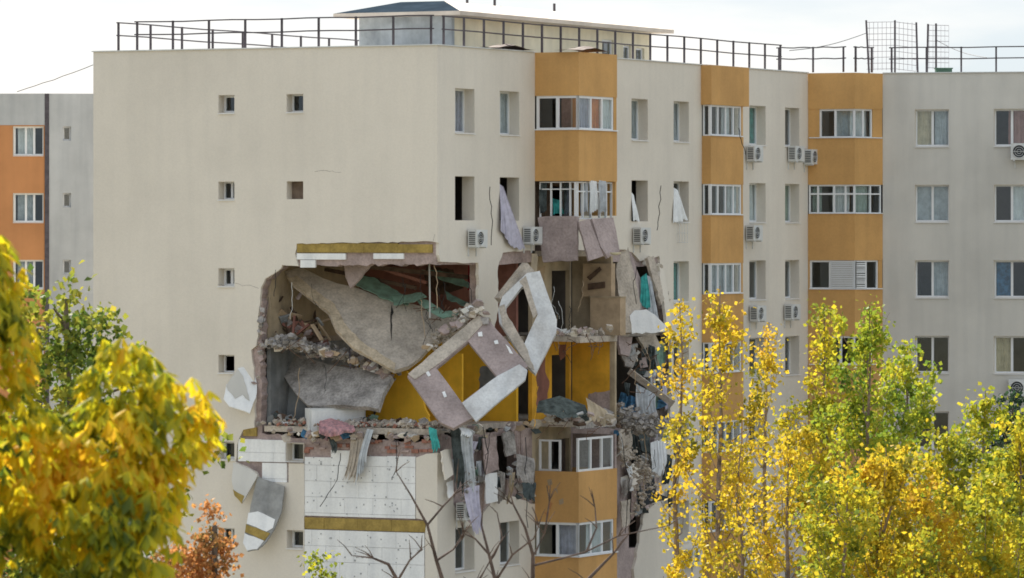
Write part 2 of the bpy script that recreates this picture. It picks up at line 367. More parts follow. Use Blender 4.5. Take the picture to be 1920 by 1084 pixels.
for c, r in awins:
    u0, u1, z0, z1 = a_win(acols[c], r)
    if (c, r) == (1, 2):
        reveal(A, u0, u1, z0, z1, -.36, blk); k = MB(); k.fbox(A, u0 + .015, u1 - .015, z0 + .02, z1 - .02, -.33, -.35); k.build('window_board', mat('brown_board_dark', (.20, .15, .115), .9, .15, 4), blk); continue
    window(A, u0, u1, z0, z1, -.36, (.5,) if (c, r) in ((0, 3), (0, 6), (0, 2)) else (), .06 + .02 * ((c + r) % 2), glass=(0,) if (c, r) in ((0, 4),) else None)
# --- B facade ---
uL = B.u(1003); BO = 1.57; uR = B.u(1157, BO); u2L = B.u(1316); B2O = .34; u2R = B.u(1394, B2O)
ZT, WH = 21.58, 1.40
bcols = {1: (853, 890), 2: (937, 974), 3: (1184, 1215), 4: (1263, 1292), 5: (1405, 1436), 6: (1472, 1499)}
def b_win(c, row):
    x0, x1 = bcols[c]; zt = ZT - ST * (row - 1); return B.u(x0), B.u(x1), zt - WH, zt
bz = lambda pts, o=0: [B.at(x, y, o) for x, y in pts]
def piece(name, ul, ur, notch, wins, o0, o1, m, side, top=TOP, bot=0.0):
    """wall strip ul..ur with one notch entering from its left edge (side 'l')"""
    outer = [(ul, top)] + notch + [(ul, bot), (ur, bot), (ur, top)] if side == 'l' else [(ul, top), (ul, bot), (ur, bot), (ur, top)]
    return prism(name, B, outer, [rect(*b_win(c, r)) for c, r in wins], o0, o1, m, blk)
W1 = [(1, 1), (1, 2), (2, 1), (2, 2)]
# B1 upper
low = jag([(822, 478), (826, 491), (868, 494), (897, 493), (898, 524), (898, 589), (920, 598), (925, 626), (935, 580), (934, 500), (943, 474), (975, 472), (1001, 470)], 1.3, 9)
lb = bz(low); lb[0] = (.10, lb[0][1]); lb[-1] = (uL, lb[-1][1])
prism('cladding', B, [(.10, TOP)] + lb + [(uL, TOP)], [rect(*b_win(c, r)) for c, r in W1], 0, -.10, RENDER, blk)
low = jag([(834, 496), (899, 496), (900, 585), (922, 594), (932, 575), (932, 497), (1001, 492)], 1.2, 9)
lb = bz(low, -.1); lb[0] = (.45, lb[0][1]); lb[-1] = (uL, lb[-1][1])
prism('wall', B, [(.45, TOP - .03)] + lb + [(uL, TOP - .03)], [rect(*b_win(c, r)) for c, r in W1], -.10, -.45, PINK, blk)
# B1 lower
LW = [(c, r) for c in (1, 2) for r in (6, 7, 8)]
top_ = jag([(822, 849), (834, 852), (846, 905), (850, 945), (884, 985), (905, 965), (932, 925), (955, 930), (1001, 945)], 2, 8)
lb = bz(top_); lb[0] = (.10, lb[0][1]); lb[-1] = (uL, lb[-1][1])
prism('cladding', B, lb + [(uL, 0), (.10, 0)], [rect(*b_win(c, r)) for c, r in LW], 0, -.10, RENDER, blk)
top_ = jag([(834, 812), (860, 830), (905, 815), (935, 812), (965, 802), (1001, 806)], 3, 8)
lb = bz(top_, -.1); lb[0] = (.45, lb[0][1]); lb[-1] = (uL, lb[-1][1])
prism('wall', B, lb + [(uL, 0), (.45, 0)], [rect(*b_win(c, r)) for c, r in LW + [(2, 5)]], -.10, -.45, PINK, blk)
# B2
notch = jag([(1083, 468), (1160, 468), (1172, 468), (1186, 474), (1200, 490), (1212, 486), (1236, 480), (1243, 520), (1249, 560), (1255, 600), (1258, 640), (1258, 700), (1256, 760), (1254, 812), (1250, 850), (1240, 900), (1232, 940), (1207, 965), (1199, 1010), (1190, 1060), (1185, 1150), (1083, 1150)], 1.6, 8)
nb = bz(notch); nb[0] = (uR, nb[0][1]); nb[-1] = (uR, nb[-1][1])
w2 = [(3, 1), (3, 2), (3, 8)] + [(4, r) for r in range(1, 9)]
piece('cladding', uR, u2L, nb, w2, 0, -.10, RENDER, 'l')
notch = jag([(1083, 490), (1165, 492), (1180, 496), (1205, 500), (1234, 496), (1241, 530), (1254, 610), (1257, 700), (1254, 790), (1235, 806), (1160, 803), (1083, 803)], 1.6, 8)
nb = bz(notch, -.1); nb[0] = (uR, nb[0][1]); nb[-1] = (uR, nb[-1][1])
piece('wall', uR, u2L, nb, w2 + [(3, 5), (3, 6), (3, 7)], -.10, -.45, CONCP, 'l', TOP - .03)
# B3
w3 = [(c, r) for c in (5, 6) for r in range(1, 9)]
piece('cladding', u2R, UE, None, w3, 0, -.10, RENDER, 'n'); piece('wall', u2R, UE - .01, None, w3, -.10, -.45, CONC, 'n', TOP - .03)
for (c, r) in W1 + LW + w2 + w3:
    if (c, r) in ((1, 2), (2, 2), (3, 2)): reveal(B, *b_win(c, r), -.36, blk); continue
    u0, u1, z0, z1 = b_win(c, r); window(B, u0, u1, z0, z1, -.36, (.5,), .07, glass=(0,) if (c, r) in ((4, 2), (2, 6)) else None)
# --- C wing ---
ccols = [(1715, 1780), (1863, 1930), (2010, 2076)]
cw = [(c, r) for c in range(3) for r in range(1, 9)]
def c_win(c, r):
    zt = 21.56 - ST * (r - 1); return Cf.u(ccols[c][0]), Cf.u(ccols[c][1]), zt - 1.36, zt
prism('cladding', Cf, rect(.002, CL, 0, TOP), [rect(*c_win(c, r)) for c, r in cw], 0, -.10, RENDER2, blk)
prism('wall', Cf, rect(.004, CL - .1, 0, TOP - .03), [rect(*c_win(c, r)) for c, r in cw], -.10, -.45, CONC, blk)
for c, r in cw:
    u0, u1, z0, z1 = c_win(c, r); window(Cf, u0, u1, z0, z1, -.2, (.5,), .07)
# --- hidden sides, roof, floors, partitions ---
bl = W(UE + 2, VL, 0); cb = Cf.p(CL, 0, -12)
mb = MB()
def vwall(mb, a, b, z0, z1, t):
    f, L = seg_frame((a[0], a[1]), (b[0], b[1])); mb.fbox(f, 0, L, z0, z1, 0, -t)
vwall(mb, W(27, VL, 0), W(.46, VL, 0), 0, TOP - .002, .3); mb.build('side_wall', RENDER, blk)
mb = MB(); vwall(mb, cb, W(27, VL + .0, 0), 0, TOP - .004, .3); mb.build('back_wall', RENDER, blk)
mb = MB(); vwall(mb, cend, cb, 0, TOP - .006, .3); mb.build('end_wall', RENDER2, blk)
def slab(name, pts, z, t, m, parent=blk):
    n = len(pts); V = [(p[0], p[1], z) for p in pts] + [(p[0], p[1], z - t) for p in pts]
    T = tessellate_polygon([[Vector((p[0], p[1], 0)) for p in pts]])
    return obj(name, V, [tuple(q) for q in T] + [tuple(i + n for i in reversed(q)) for q in T] + [(i, (i + 1) % n, (i + 1) % n + n, i + n) for i in range(n)], m, parent)
bn = [W(.46, .46, 0), W(UE - .1, .46, 0), Cf.p(.3, 0, -.46), Cf.p(CL - .35, 0, -.46), Cf.p(CL - .35, 0, -11.6), W(27, VL - .4, 0), W(.46, VL - .4, 0)]
slab('roof', bn, TOP - .12, .3, ROOFM)
for r in range(1, 9):
    z = zf(r)
    if r == 3:
        pts = [W(6.35, .46, 0)] + bn[1:] + [W(.46, 6.3, 0), W(1.2, 6.25, 0), W(6.35, 6.3, 0)]
    else: pts = bn
    slab('floor_slab', pts, z, .17, CONC)
def uwall(name, u, v0, v1, r, m, t=.14):     # partition parallel to the gable
    k = MB(); z0, z1 = zf(r) + .002, zf(r - 1) - .172
    a, b = W(u, v0, 0), W(u, v1, 0); f = Fr((a.x, a.y), UA, -UB); k.fbox(f, 0, v1 - v0, z0, z1, 0, -t); return k.build(name, m, blk)
def vpart(name, v, u0, u1, r, m, t=.14):
    k = MB(); z0, z1 = zf(r) + .002, zf(r - 1) - .172
    a = W(u0, v, 0); f = Fr((a.x, a.y), UB, -UA); k.fbox(f, 0, u1 - u0, z0, z1, 0, -t); return k.build(name, m, blk)
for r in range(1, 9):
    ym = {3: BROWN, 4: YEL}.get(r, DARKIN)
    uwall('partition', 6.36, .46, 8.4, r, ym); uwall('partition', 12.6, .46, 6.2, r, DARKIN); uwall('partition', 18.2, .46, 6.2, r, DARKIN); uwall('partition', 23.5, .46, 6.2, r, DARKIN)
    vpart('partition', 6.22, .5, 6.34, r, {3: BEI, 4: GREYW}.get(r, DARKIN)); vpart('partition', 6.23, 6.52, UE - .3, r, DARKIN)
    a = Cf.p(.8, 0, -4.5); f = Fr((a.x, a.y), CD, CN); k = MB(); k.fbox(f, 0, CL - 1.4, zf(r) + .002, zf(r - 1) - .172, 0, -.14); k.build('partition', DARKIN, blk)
# --- bays ---
def polywall(name, pts, z0, z1, t, m, parent=blk):
    pts = [Vector((p[0], p[1])) for p in pts]; n = len(pts); off = []
    for i in range(n):
        ds = []
        if i > 0: ds.append((pts[i] - pts[i - 1]).normalized())
        if i < n - 1: ds.append((pts[i + 1] - pts[i]).normalized())
        ns = [Vector((d.y, -d.x)) for d in ds]
        if len(ns) == 2:
            b = (ns[0] + ns[1]).normalized(); off.append(pts[i] - b * (t / max(.3, b.dot(ns[0]))))
        else: off.append(pts[i] - ns[0] * t)
    ring = pts + off[::-1]; N = len(ring)
    V = [(p.x, p.y, z0) for p in ring] + [(p.x, p.y, z1) for p in ring]; Fc = []
    for i in range(n - 1):
        j0, j1 = i, i + 1; k0, k1 = N - 1 - i, N - 2 - i
        Fc += [(j0, j1, k1, k0), (j0 + N, j1 + N, k1 + N, k0 + N), (j0, j1, j1 + N, j0 + N), (k0, k1, k1 + N, k0 + N)]
    Fc += [(0, N - 1, 2 * N - 1, N), (n - 1, n, n + N, n - 1 + N)]
    return obj(name, V, Fc, m, parent)
b1 = [B.p(uL, 0, .002), B.p(uL, 0, BO), B.p(uR, 0, BO), B.p(uR, 0, .002)]
f1s, L1s = seg_frame(b1[0], b1[1]); f1f, L1f = seg_frame(b1[1], b1[2]); f1e, L1e = seg_frame(b1[2], b1[3])
WT1, WB1 = 21.47, 20.36
for r in range(1, 9):
    d = ST * (r - 1) - (.13 if r == 2 else 0) * 0; zt, zb = WT1 - d, WB1 - d
    ztop = TOP - .004 if r == 1 else WB1 - ST * (r - 2)
    if r == 3: pass                                   # parapet under storey 2 is torn: plates below
    elif r in (4, 5): pass
    else: polywall('bay_parapet', b1, zt, ztop, .12, ORANGE)
    if r in (1, 6, 7, 8):
        window(f1s, .04, L1s - .03, zb, zt, -.03, (.5,), .08, sill=False); window(f1f, .03, L1f - .24, zb, zt, -.03, (.36, .68), .08, sill=False)
        k = MB(); k.fbox(f1f, L1f - .22, L1f - .02, zb, zt, -.02, -.14); k.build('bay_jamb', ORANGE, blk); k = MB(); k.fbox(f1e, .02, L1e, zb, zt, 0, -.1); k.build('bay_jamb', ORANGE, blk)
        k = MB(); k.fbox(f1s, -.0, L1s + .05, zb + .002, zb + .04, .05, -.02); k.fbox(f1f, .0, L1f, zb + .002, zb + .04, .05, -.02); k.build('bay_sill', PVC, blk)
    if r > 1:
        z = zf(r - 1); k = MB(); k.fbox(B, uL + .14, uR - .14, z - .17, z, BO - .14, -.08); k.build('bay_floor_slab', CONC, blk)
    # end wall seen from inside, back wall with a doorway
    z0, z1 = zf(r) + .001, zf(r - 1) - .171
    if r > 1:
        em = {3: BEI, 4: ORP, 2: WOODD}.get(r, BEI)  # second-storey back wall coloured dark to stand in for interior shade
        if r in (3, 4): k = MB(); k.fbox(f1e, .15, L1e, z0, z1, 0, -.12); k.build('bay_end_wall', em, blk)
        du = uL + (uR - uL) * .5
        prism('bay_back_wall', B, rect(uL, uR, z0, z1), [rect(du, du + 1.3, z0 + .01, z0 + 2.1)], -.10, -.24, em if r != 4 else ORP, blk)
for r in (2, 5):      # wrecked glazing of storeys 2 and 5
    d = ST * (r - 1); zt, zb = WT1 - d, WB1 - d
    if r == 5:
        polywall('bay_parapet', b1, zt - 2.4 - .02, zb, .12, ORANGE) if False else None
        window(f1f, .03, L1f - .24, zb, zt - .03, -.03, (.36, .68), .07, sill=False, glass=(1,)); window(f1s, .04, L1s * .52, zb, zt - .1, -.2, (.5,), .06, sill=False, glass=(0,))
    k = MB(); k.fbox(f1e, .02, L1e, zb, zt, 0, -.1); k.build('bay_jamb', ORANGE if r == 2 else CONCP, blk)
wz0, wz1 = WB1 - ST, WT1 - ST
window(f1f, .05, L1f - .1, wz0 - .12, wz1 - .02, -.12, (.2, .42, .66, .84), .045, sill=False, glass=(0, 2, 4), transom=.74)
window(f1s, .1, L1s - .1, wz0 - .12, wz1 - .02, -.12, (.3, .55, .8), .035, sill=False, glass=(0, 1, 3), transom=.8)
# bay 2
b2 = [B.p(u2L, 0, .002), B.p(u2L, 0, B2O), B.p(u2R, 0, B2O), B.p(u2R, 0, .002)]
f2s, L2s = seg_frame(b2[0], b2[1]); f2f, L2f = seg_frame(b2[1], b2[2]); f2e, L2e = seg_frame(b2[2], b2[3])
for r in range(1, 9):
    d = ST * (r - 1); zt, zb = 21.50 - d, 20.42 - d
    ztop = TOP - .004 if r == 1 else 20.42 - ST * (r - 2)
    if r == 1:
        bb = [B.p(u2L - .08, 0, .002), B.p(u2L - .08, 0, B2O + .06), B.p(u2R + .35, 0, B2O + .06), B.p(u2R + .35, 0, .002)]
        polywall('bay_parapet', bb, zt, ztop, .12, ORANGE)
    else: polywall('bay_parapet', b2, zt, ztop, .12, ORANGE)
    window(f2f, .01, L2f - .14, zb, zt, -.03, (.25, .5, .75), .07, sill=False); window(f2s, .02, L2s - .01, zb, zt, -.03, (), .05, sill=False)
    k = MB(); k.fbox(f2f, L2f - .12, L2f - .01, zb, zt, -.02, -.14); k.build('bay_jamb', ORANGE, blk)
    k = MB(); k.fbox(f2f, .0, L2f - .13, zb + .002, zb + .04, .05, -.1); k.build('bay_sill', PVC, blk)
    if r > 1: k = MB(); k.fbox(B, u2L + .1, u2R - .1, zf(r - 1) - .17, zf(r - 1) - .001, B2O - .14, -.45); k.build('bay_floor_slab', CONC, blk)
# bay 3
mid = P(1603, 0, 175.3); b3 = [Vector((bend.x, bend.y - .02, 0)), Vector((mid.x, mid.y, 0)), Vector((cst.x, cst.y - .02, 0))]
f3a, L3a = seg_frame(b3[0], b3[1]); f3b, L3b = seg_frame(b3[1], b3[2])
for r in range(1, 9):
    d = ST * (r - 1); zt, zb = 21.56 - d, 20.5 - d
    ztop = TOP - .004 if r == 1 else 20.5 - ST * (r - 2)
    polywall('bay_parapet', b3, zt, ztop, .14, ORANGE)
    if r == 2:
        window(f3a, .02, L3a - .02, zb, zt, -.04, (.2, .55, .8), .06, sill=False, transom=.68); window(f3b, .02, L3b - .05, zb, zt, -.04, (.6,), .05, sill=False, transom=.68)
    else:
        m0 = .42 if r != 3 else .05
        window(f3a, m0, L3a - .02, zb, zt, -.06, (.45,) if r != 4 else (.6,), .07, sill=False); window(f3b, .02, L3b - .5 if r != 3 else L3b - .2, zb, zt, -.06, (.5,), .06, sill=False)
        k = MB(); k.fbox(f3a, .0, m0 - .002, zb, zt, -.02, -.14); k.build('bay_jamb', ORANGE, blk); k = MB(); k.fbox(f3b, L3b - (.5 if r != 3 else .2) + .002, L3b, zb, zt, -.02, -.14); k.build('bay_jamb', ORANGE, blk)
    k = MB(); k.fbox(f3a, .05, L3a, zb + .002, zb + .035, .05, -.05); k.fbox(f3b, 0, L3b - .05, zb + .002, zb + .035, .05, -.05); k.build('bay_sill', PVC, blk)
    if r > 1:
        z = zf(r - 1); slab('bay_floor_slab', [b3[0] + Vector((.1, .2, 0)), b3[1] + Vector((0, .2, 0)), b3[2] + Vector((-.1, .2, 0)), cst + Vector((-.2, 3, 0)), bend + Vector((.3, 3, 0))], z - .001, .17, CONC)
# louvred shutters of bay 3, storey 3
d = ST * 2
sh = thing('louvred_shutter', 'white louvred shutters hanging askew in the ochre corner bay', 'shutter', f3a.p(.6, 20.5 - d, .0))
for k_ in range(15):
    k = MB(); z = 20.55 - d + k_ * .066; k.fbox(f3a, L3a * .5, L3a - .05, z, z + .045, .03, -.03); k.build('slat', PVC, sh)
    k = MB(); k.fbox(f3b, .06, .5, z + .01 * (k_ % 3), z + .05, .05, -.01); k.build('slat', PVC, sh)
# cornice flashing
mb = MB(); mb.fbox(A, -.06, VL + .04, TOP + .001, TOP + .035, .05, -.12); mb.build('roof_flashing', ACW, blk)
mb = MB(); mb.fbox(B, .13, uL, TOP + .002, TOP + .034, .05, -.3); mb.fbox(B, uR, UE, TOP + .002, TOP + .034, .05, -.3); mb.build('roof_flashing', ACW, blk)
mb = MB(); mb.fbox(Cf, 0, CL, TOP + .002, TOP + .034, .05, -.3); mb.build('roof_flashing', ACW, blk)
# foam boards left on the gable, mineral wool band, dowels
rng = random.Random(3)
clp = bpy.data.objects.new('foam_layer', None)
def boards(x0, x1, y0, y1, bw, bh, m, name, parent, o0=-.035, skip=None, ragged=0):
    ua, ub = sorted((A.u(x0, o0), A.u(x1, o0))); z1, z0 = A.at((x0 + x1) / 2, y0, o0)[1], A.at((x0 + x1) / 2, y1, o0)[1]; row = 0; z = z1
    while z > z0 + .02:
        zb = max(z0, z - bh); u = ua - (bw * .5 if row % 2 else 0)
        while u < ub - .02:
            a, b = max(ua, u), min(ub, u + bw)
            if b - a > .06 and not (skip and skip((a + b) / 2, (z + zb) / 2)):
                k = MB(); e = rng.uniform(0, .012); zt_ = z - .004 - (rng.uniform(0, ragged) if row == 0 else 0)
                k.fbox(A, a + .004, b - .004, zb + .004, zt_, o0 + e, -.099); k.build(name, m, parent)
            u += bw
        z -= bh; row += 1
boards(571, 779, 844, 970, 1.0, .5, FOAM, 'foam_board', blk, ragged=.3)
boards(571, 796, 996, 1150, 1.0, .5, FOAM, 'foam_board', blk)
boards(571, 798, 973, 995, 1.2, .6, WOOL, 'mineral_wool_board', blk, -.03)
boards(446, 536, 822, 866, .9, .45, FOAM, 'foam_board', blk, ragged=.1)
boards(489, 538, 868, 904, .9, .5, FOAM, 'foam_board', blk)
boards(456, 481, 801, 818, .6, .35, WOOL, 'mineral_wool_board', blk, -.03)
boards(556, 810, 456, 474, 1.2, .5, WOOL, 'mineral_wool_board', blk, -.03, ragged=.03)
boards(556, 648, 475, 487, 1.2, .5, FOAM, 'foam_board', blk, -.035); boards(563, 591, 487.5, 502, .6, .5, FOAM, 'foam_board', blk, -.02); boards(700, 757, 475, 486, 1.2, .5, FOAM, 'foam_board', blk, -.035)
mb = MB()
for i in range(150):
    x, y = rng.uniform(575, 792), rng.uniform(852, 1120)
    if 966 < y < 1000 or (x > 776 and y < 1000): continue
    u, z = A.at(x, y, -.03); s_ = rng.uniform(.012, .028); mb.fbox(A, u - s_, u + s_, z - s_, z + s_ * rng.uniform(.6, 1.4), -.02, -.04)
mb.build('fixing_dowel', mat('grey_dowel', (.42, .43, .44), .9), blk)['kind'] = 'stuff'
# broken bricks and mortar along the torn slab edge
for i in range(34):
    x = rng.uniform(575, 815); u, z = A.at(x, rng.uniform(829, 850), -.1); k = MB(); k.fbox(A, u, u + rng.uniform(.12, .3), z, z + rng.uniform(.06, .12), -.02 - rng.uniform(0, .05), -.12); k.build('brick', BRICK if rng.random() < .6 else PINK, blk)

# ------------------------------------------------------------------ roof things
def railing(fr, us, label, o=-.25, z=TOP + .034, h=.93, rails=(.93, .52), r=.024):
    t = thing('roof_railing', label, 'railing', fr.p(us[0], z, o), 'steel railings round the roof')
    for u in us:
        k = MB(); rr = .030; k.fbox(fr, u - rr, u + rr, z, z + h, o + rr, o - rr); k.build('post', STEEL, t)
    for q in rails:
        k = MB(); n_ = 12; a, b = us[0] - .1, us[-1] + .1
        k.tube([fr.p(a + (b - a) * i / n_, z + q - .022 + .012 * math.sin(i * 1.7), o) for i in range(n_ + 1)], r, 6); k.build('rail', STEEL, t)
railing(A, [.35 + i * 1.33 for i in range(9)], 'brown steel railing on the roof edge of the blank gable wall')
railing(B, [.9 + i * 1.38 for i in range(20)], 'brown steel railing on the roof above the ochre bays')
railing(Cf, [.3 + i * 1.27 for i in range(10)], 'brown steel railing on the roof of the grey end wing')
railing(f3b, [.35, 1.2], 'short brown steel railing over the folded end of the ochre corner bay', -.3)
railing(f3a, [-1.2, .1, 1.25], 'short brown steel railing above the ochre corner bay', -.3)
SLf = Fr((W(.4, VL - .7, 0).x, W(.4, VL - .7, 0).y), UB, -UA)
railing(SLf, [i * 2.0 for i in range(12)], 'brown steel railing running back along the far side of the roof', 0)
# rooftop hut
hu0, hu1, hv0, hv1 = 5.5, 20.6, 2.36, 5.75; HZT = 24.05
hut = thing('rooftop_hut', 'long low plant hut with hipped roof standing on the flat roof', 'roof hut', W(13, 4, ROOF + .9))
zb = TOP - .12
k = MB(); k.hexa([W(hu0, hv0, zb), W(hu0, hv1, zb), W(hu0 + .2, hv1, zb), W(hu0 + .2, hv0, zb), W(hu0, hv0, HZT), W(hu0, hv1, HZT), W(hu0 + .2, hv1, HZT), W(hu0 + .2, hv0, HZT)]); k.build('end_wall', HUTB, hut)
HF = Fr((W(hu0, hv0, 0).x, W(hu0, hv0, 0).y), UB, -UA); ho = [(11.2, 12.1, zb + .3, HZT - .35), (12.9, 13.5, zb + .25, HZT - .5), (13.9, 14.6, zb + .25, HZT - .55)]
prism('wall', HF, rect(.2, hu1 - hu0, zb, HZT), [rect(*q) for q in ho], 0, -.2, HUTC, hut)
for q in ho: window(HF, *q, -.08, (), .06, hut, False)
k = MB(); k.hexa([W(hu0 + .2, hv1 - .2, zb), W(hu0 + .2, hv1, zb), W(hu1, hv1, zb), W(hu1, hv1 - .2, zb), W(hu0 + .2, hv1 - .2, HZT), W(hu0 + .2, hv1, HZT), W(hu1, hv1, HZT), W(hu1, hv1 - .2, HZT)]); k.build('wall', HUTC, hut)
k = MB(); k.hexa([W(hu1 - .2, hv0 + .2, zb), W(hu1 - .2, hv1 - .2, zb), W(hu1, hv1 - .2, zb), W(hu1, hv0 + .2, zb), W(hu1 - .2, hv0 + .2, HZT), W(hu1 - .2, hv1 - .2, HZT), W(hu1, hv1 - .2, HZT), W(hu1, hv0 + .2, HZT)]); k.build('end_wall', HUTC, hut)
e = .62; k = MB(); k.hexa([W(hu0 - e, hv0 - e, HZT + .001), W(hu0 - e, hv1 + e, HZT + .001), W(hu1 + e, hv1 + e, HZT + .001), W(hu1 + e, hv0 - e, HZT + .001), W(hu0 - e, hv0 - e, HZT + .13), W(hu0 - e, hv1 + e, HZT + .13), W(hu1 + e, hv1 + e, HZT + .13), W(hu1 + e, hv0 - e, HZT + .13)]); ev = k.build('roof', EAVE, hut)
zr = HZT + .132; zt = HZT + .55; vm = (hv0 + hv1) / 2
c4 = [W(hu0 - e + .02, hv0 - e + .02, zr), W(hu0 - e + .02, hv1 + e - .02, zr), W(hu1 + e - .02, hv1 + e - .02, zr), W(hu1 + e - .02, hv0 - e + .02, zr), W(hu0 + 1.2, vm - .8, zt), W(hu0 + 1.2, vm + .8, zt), W(hu1 - 1.0, vm + .8, zt), W(hu1 - 1, vm - .8, zt)]
obj('hip_end', [c4[0], c4[1], c4[5], c4[4]], [(0, 1, 2, 3)], SHEET, ev); obj('roof_sheet', c4, [(0, 3, 7, 4), (4, 5, 6, 7), (1, 2, 6, 5), (2, 3, 7, 6)], EAVE, ev)
for u, h in ((9, .25), (11, .5), (15.5, .3)):
    k = MB(); k.tube([W(u, 3.6, zt - .05), W(u, 3.6, zt + h)], .05); k.build('vent_pipe', STEEL, ev)
# parapet flashing humps at the first bay: crumpled sheet
for x, lab in ((958, 'crumpled brown roofing sheet on the parapet left of the first ochre bay'), (1118, 'crumpled brown roofing sheet on top of the first ochre bay')):
    u = B.u(x, .0 if x < 1000 else BO); o_ = -.15 if x < 1000 else BO - .2
    V = []; rg = random.Random(x)
    for i in range(9):
        f = i / 8; hgt = .03 + .17 * max(0, 1 - abs(f - .5) * 2.4)
        for j in range(4): V.append(B.p(u - 1.5 + 3.0 * f * (1 if x < 1000 else .8), TOP + .04 + hgt * (1 - abs(j - 1.2) / 3) + rg.uniform(-.012, .012), o_ + .3 - j * .3))
    tag(obj('roofing_sheet', V, [(i * 4 + j, i * 4 + j + 1, i * 4 + j + 5, i * 4 + j + 4) for i in range(8) for j in range(3)], mat('brown_roof_felt', (.16, .12, .10), .8, .2, 4)), lab, 'roofing sheet')
# antennas on the far roof
def mast(x, ytop, Y, label, w=.03, x2=None):
    t = P(x, ytop, Y); b = P(x2 or x, 140, Y); b.z = TOP - .12
    k = MB(); k.tube([b, b.lerp(t, .5), t], w, 6); return tag(k.build('antenna_mast', STEEL), label, 'mast', 'steel masts on the grey wing roof')
for x, yt, x2, lab in ((1624, 38, 1630, 'tall leaning steel mast beside the end of the roof railing'), (1678, 38, 1678, 'tall steel mast with wire net on both sides'), (1718, 42, 1721, 'steel mast at the outer edge of the wire net'), (1740, 45, 1738, 'thin steel mast, first of a close pair'), (1755, 44, 1755, 'thin steel mast behind the green roof box')):
    mast(x, yt, 178.5, lab, .04, x2)
net = mat('wire_net', (.30, .28, .30), .7)
mb = MB()
for i in range(9): mb.tube([P(1625, 42 + i * 11, 178.6), P(1678, 41 + i * 11, 178.6), P(1718, 46 + i * 11, 178.6)], .009, 4)
for i in range(12): mb.tube([P(1630 + i * 8, 42, 178.6), P(1630 + i * 8, 132, 178.6)], .007, 4)
tag(mb.build('wire_net', net), 'sagging fine wire net strung between the steel masts', 'net')
mb = MB()
for i in range(9): mb.tube([P(1740, 47 + i * 10, 178.6), P(1779, 48 + i * 10, 178.6)], .009, 4)
for i in range(6): mb.tube([P(1742 + i * 7.4, 47, 178.6), P(1742 + i * 7.4, 130, 178.6)], .005, 4)
tag(mb.build('wire_net', net), 'pale fine wire net beside the close pair of masts', 'net')
for a, b, lab in (((1480, 95, 172), (1625, 62, 178), 'thin guy wire rising from the railing to the leaning mast'), ((1755, 75, 178.5), (1850, 108, 176), 'thin guy wire sloping from the mast pair to the wing railing')):
    p, q = P(*a), P(*b); k = MB(); k.tube([p.lerp(q, i / 8) - Vector((0, 0, .12 * math.sin(3.14 * i / 8))) for i in range(9)], .012, 4); tag(k.build('guy_wire', STEEL), lab, 'wire')
gb = thing('roof_box', 'small dark green metal box on the grey wing roof', 'box', P(1769, 138, 178)); k = MB()
p = P(1769, 135, 178); fx = Fr((p.x, p.y), (1, 0), (0, -1)); zb = TOP - .12
k.fbox(fx, -.3, .3, zb, zb + .34, .2, -.2); k.build('casing', mat('green_paint', (.07, .14, .10), .6), gb); k = MB(); k.fbox(fx, -.33, .33, zb + .341, zb + .38, .23, -.23); k.build('lid', mat('green_paint', (.07, .14, .10)), gb)

# ------------------------------------------------------------------ air conditioners
def ac(fr, x, y, label, o=.0, w=.78, h=.54, tilt=0, rail=True, dpt=.30):
    u, z = fr.at(x, y, o); g_ = .06
    t = thing('air_conditioner', label, 'air conditioner', fr.p(u + w / 2, z, o + .2), 'air conditioner units on the facades')
    k = MB(); k.fbox(fr, u, u + w, z, z + h, o + g_ + dpt, o + g_); cs = k.build('casing', ACW, t)
    k = MB()
    for i in range(7):
        zz = z + .07 + i * .062; k.fbox(fr, u - .012, u - .001, zz, zz + .03, o + g_ + dpt - .04, o + g_ + .04)
    k.build('side_louvre', ACD, cs)
    c = (u + w * .36, z + h * .5); rr = h * .4; N = 20; V = [fr.p(c[0], c[1], o + g_ + dpt + .004)]; Fc = []
    for i in range(N): a = 6.2832 * i / N; V.append(fr.p(c[0] + rr * math.cos(a), c[1] + rr * math.sin(a), o + g_ + dpt + .004))
    Fc = [(0, i + 1, (i + 1) % N + 1) for i in range(N)]; obj('fan', V, Fc, ACD, cs)
    k = MB()
    for q in (rr, rr * .66, rr * .33): k.tube([fr.p(c[0] + q * math.cos(6.2832 * i / N), c[1] + q * math.sin(6.2832 * i / N), o + g_ + dpt + .014) for i in range(N + 1)], .008 if q < rr else .016, 4)
    k.tube([fr.p(c[0] - rr, c[1], o + g_ + dpt + .014), fr.p(c[0] + rr, c[1], o + g_ + dpt + .014)], .008, 4); k.build('fan_grille', ACW, cs)
    if rail:
        for uu in (u + .12, u + w - .12):
            k = MB(); k.fbox(fr, uu - .02, uu + .02, z - .045, z - .002, o + g_ + dpt + .02, o + .002); k.fbox(fr, uu - .02, uu + .02, z - .3, z - .047, o + .04, o + .002); k.build('bracket', ACW, t)
ac(B, 874, 463, 'dusty white air conditioner under the empty left window above the torn corner'); ac(B, 978, 457, 'white air conditioner beside the lavender curtain and the stripped bay')
ac(B, 1184, 457, 'white air conditioner above the leaning broken column'); ac(B, 1397, 302, 'white air conditioner below top floor window beside the narrow bay')
ac(B, 1475, 302, 'white air conditioner below top floor window by the corner bay'); ac(B, 1505, 308, 'second white air conditioner tucked against the corner bay', w=.7)
ac(B, 1396, 451, 'white air conditioner below the second floor down window beside narrow bay'); ac(B, 1403, 602, 'white air conditioner above the poplar tops beside narrow bay')
ac(B, 1468, 599, 'white air conditioner below a tilted window by the corner bay'); ac(B, 1282, 1060, 'white air conditioner low on the wall beneath the torn cladding'); ac(B, 852, 975, 'dangling white air conditioner behind the lavender rag below the torn corner')
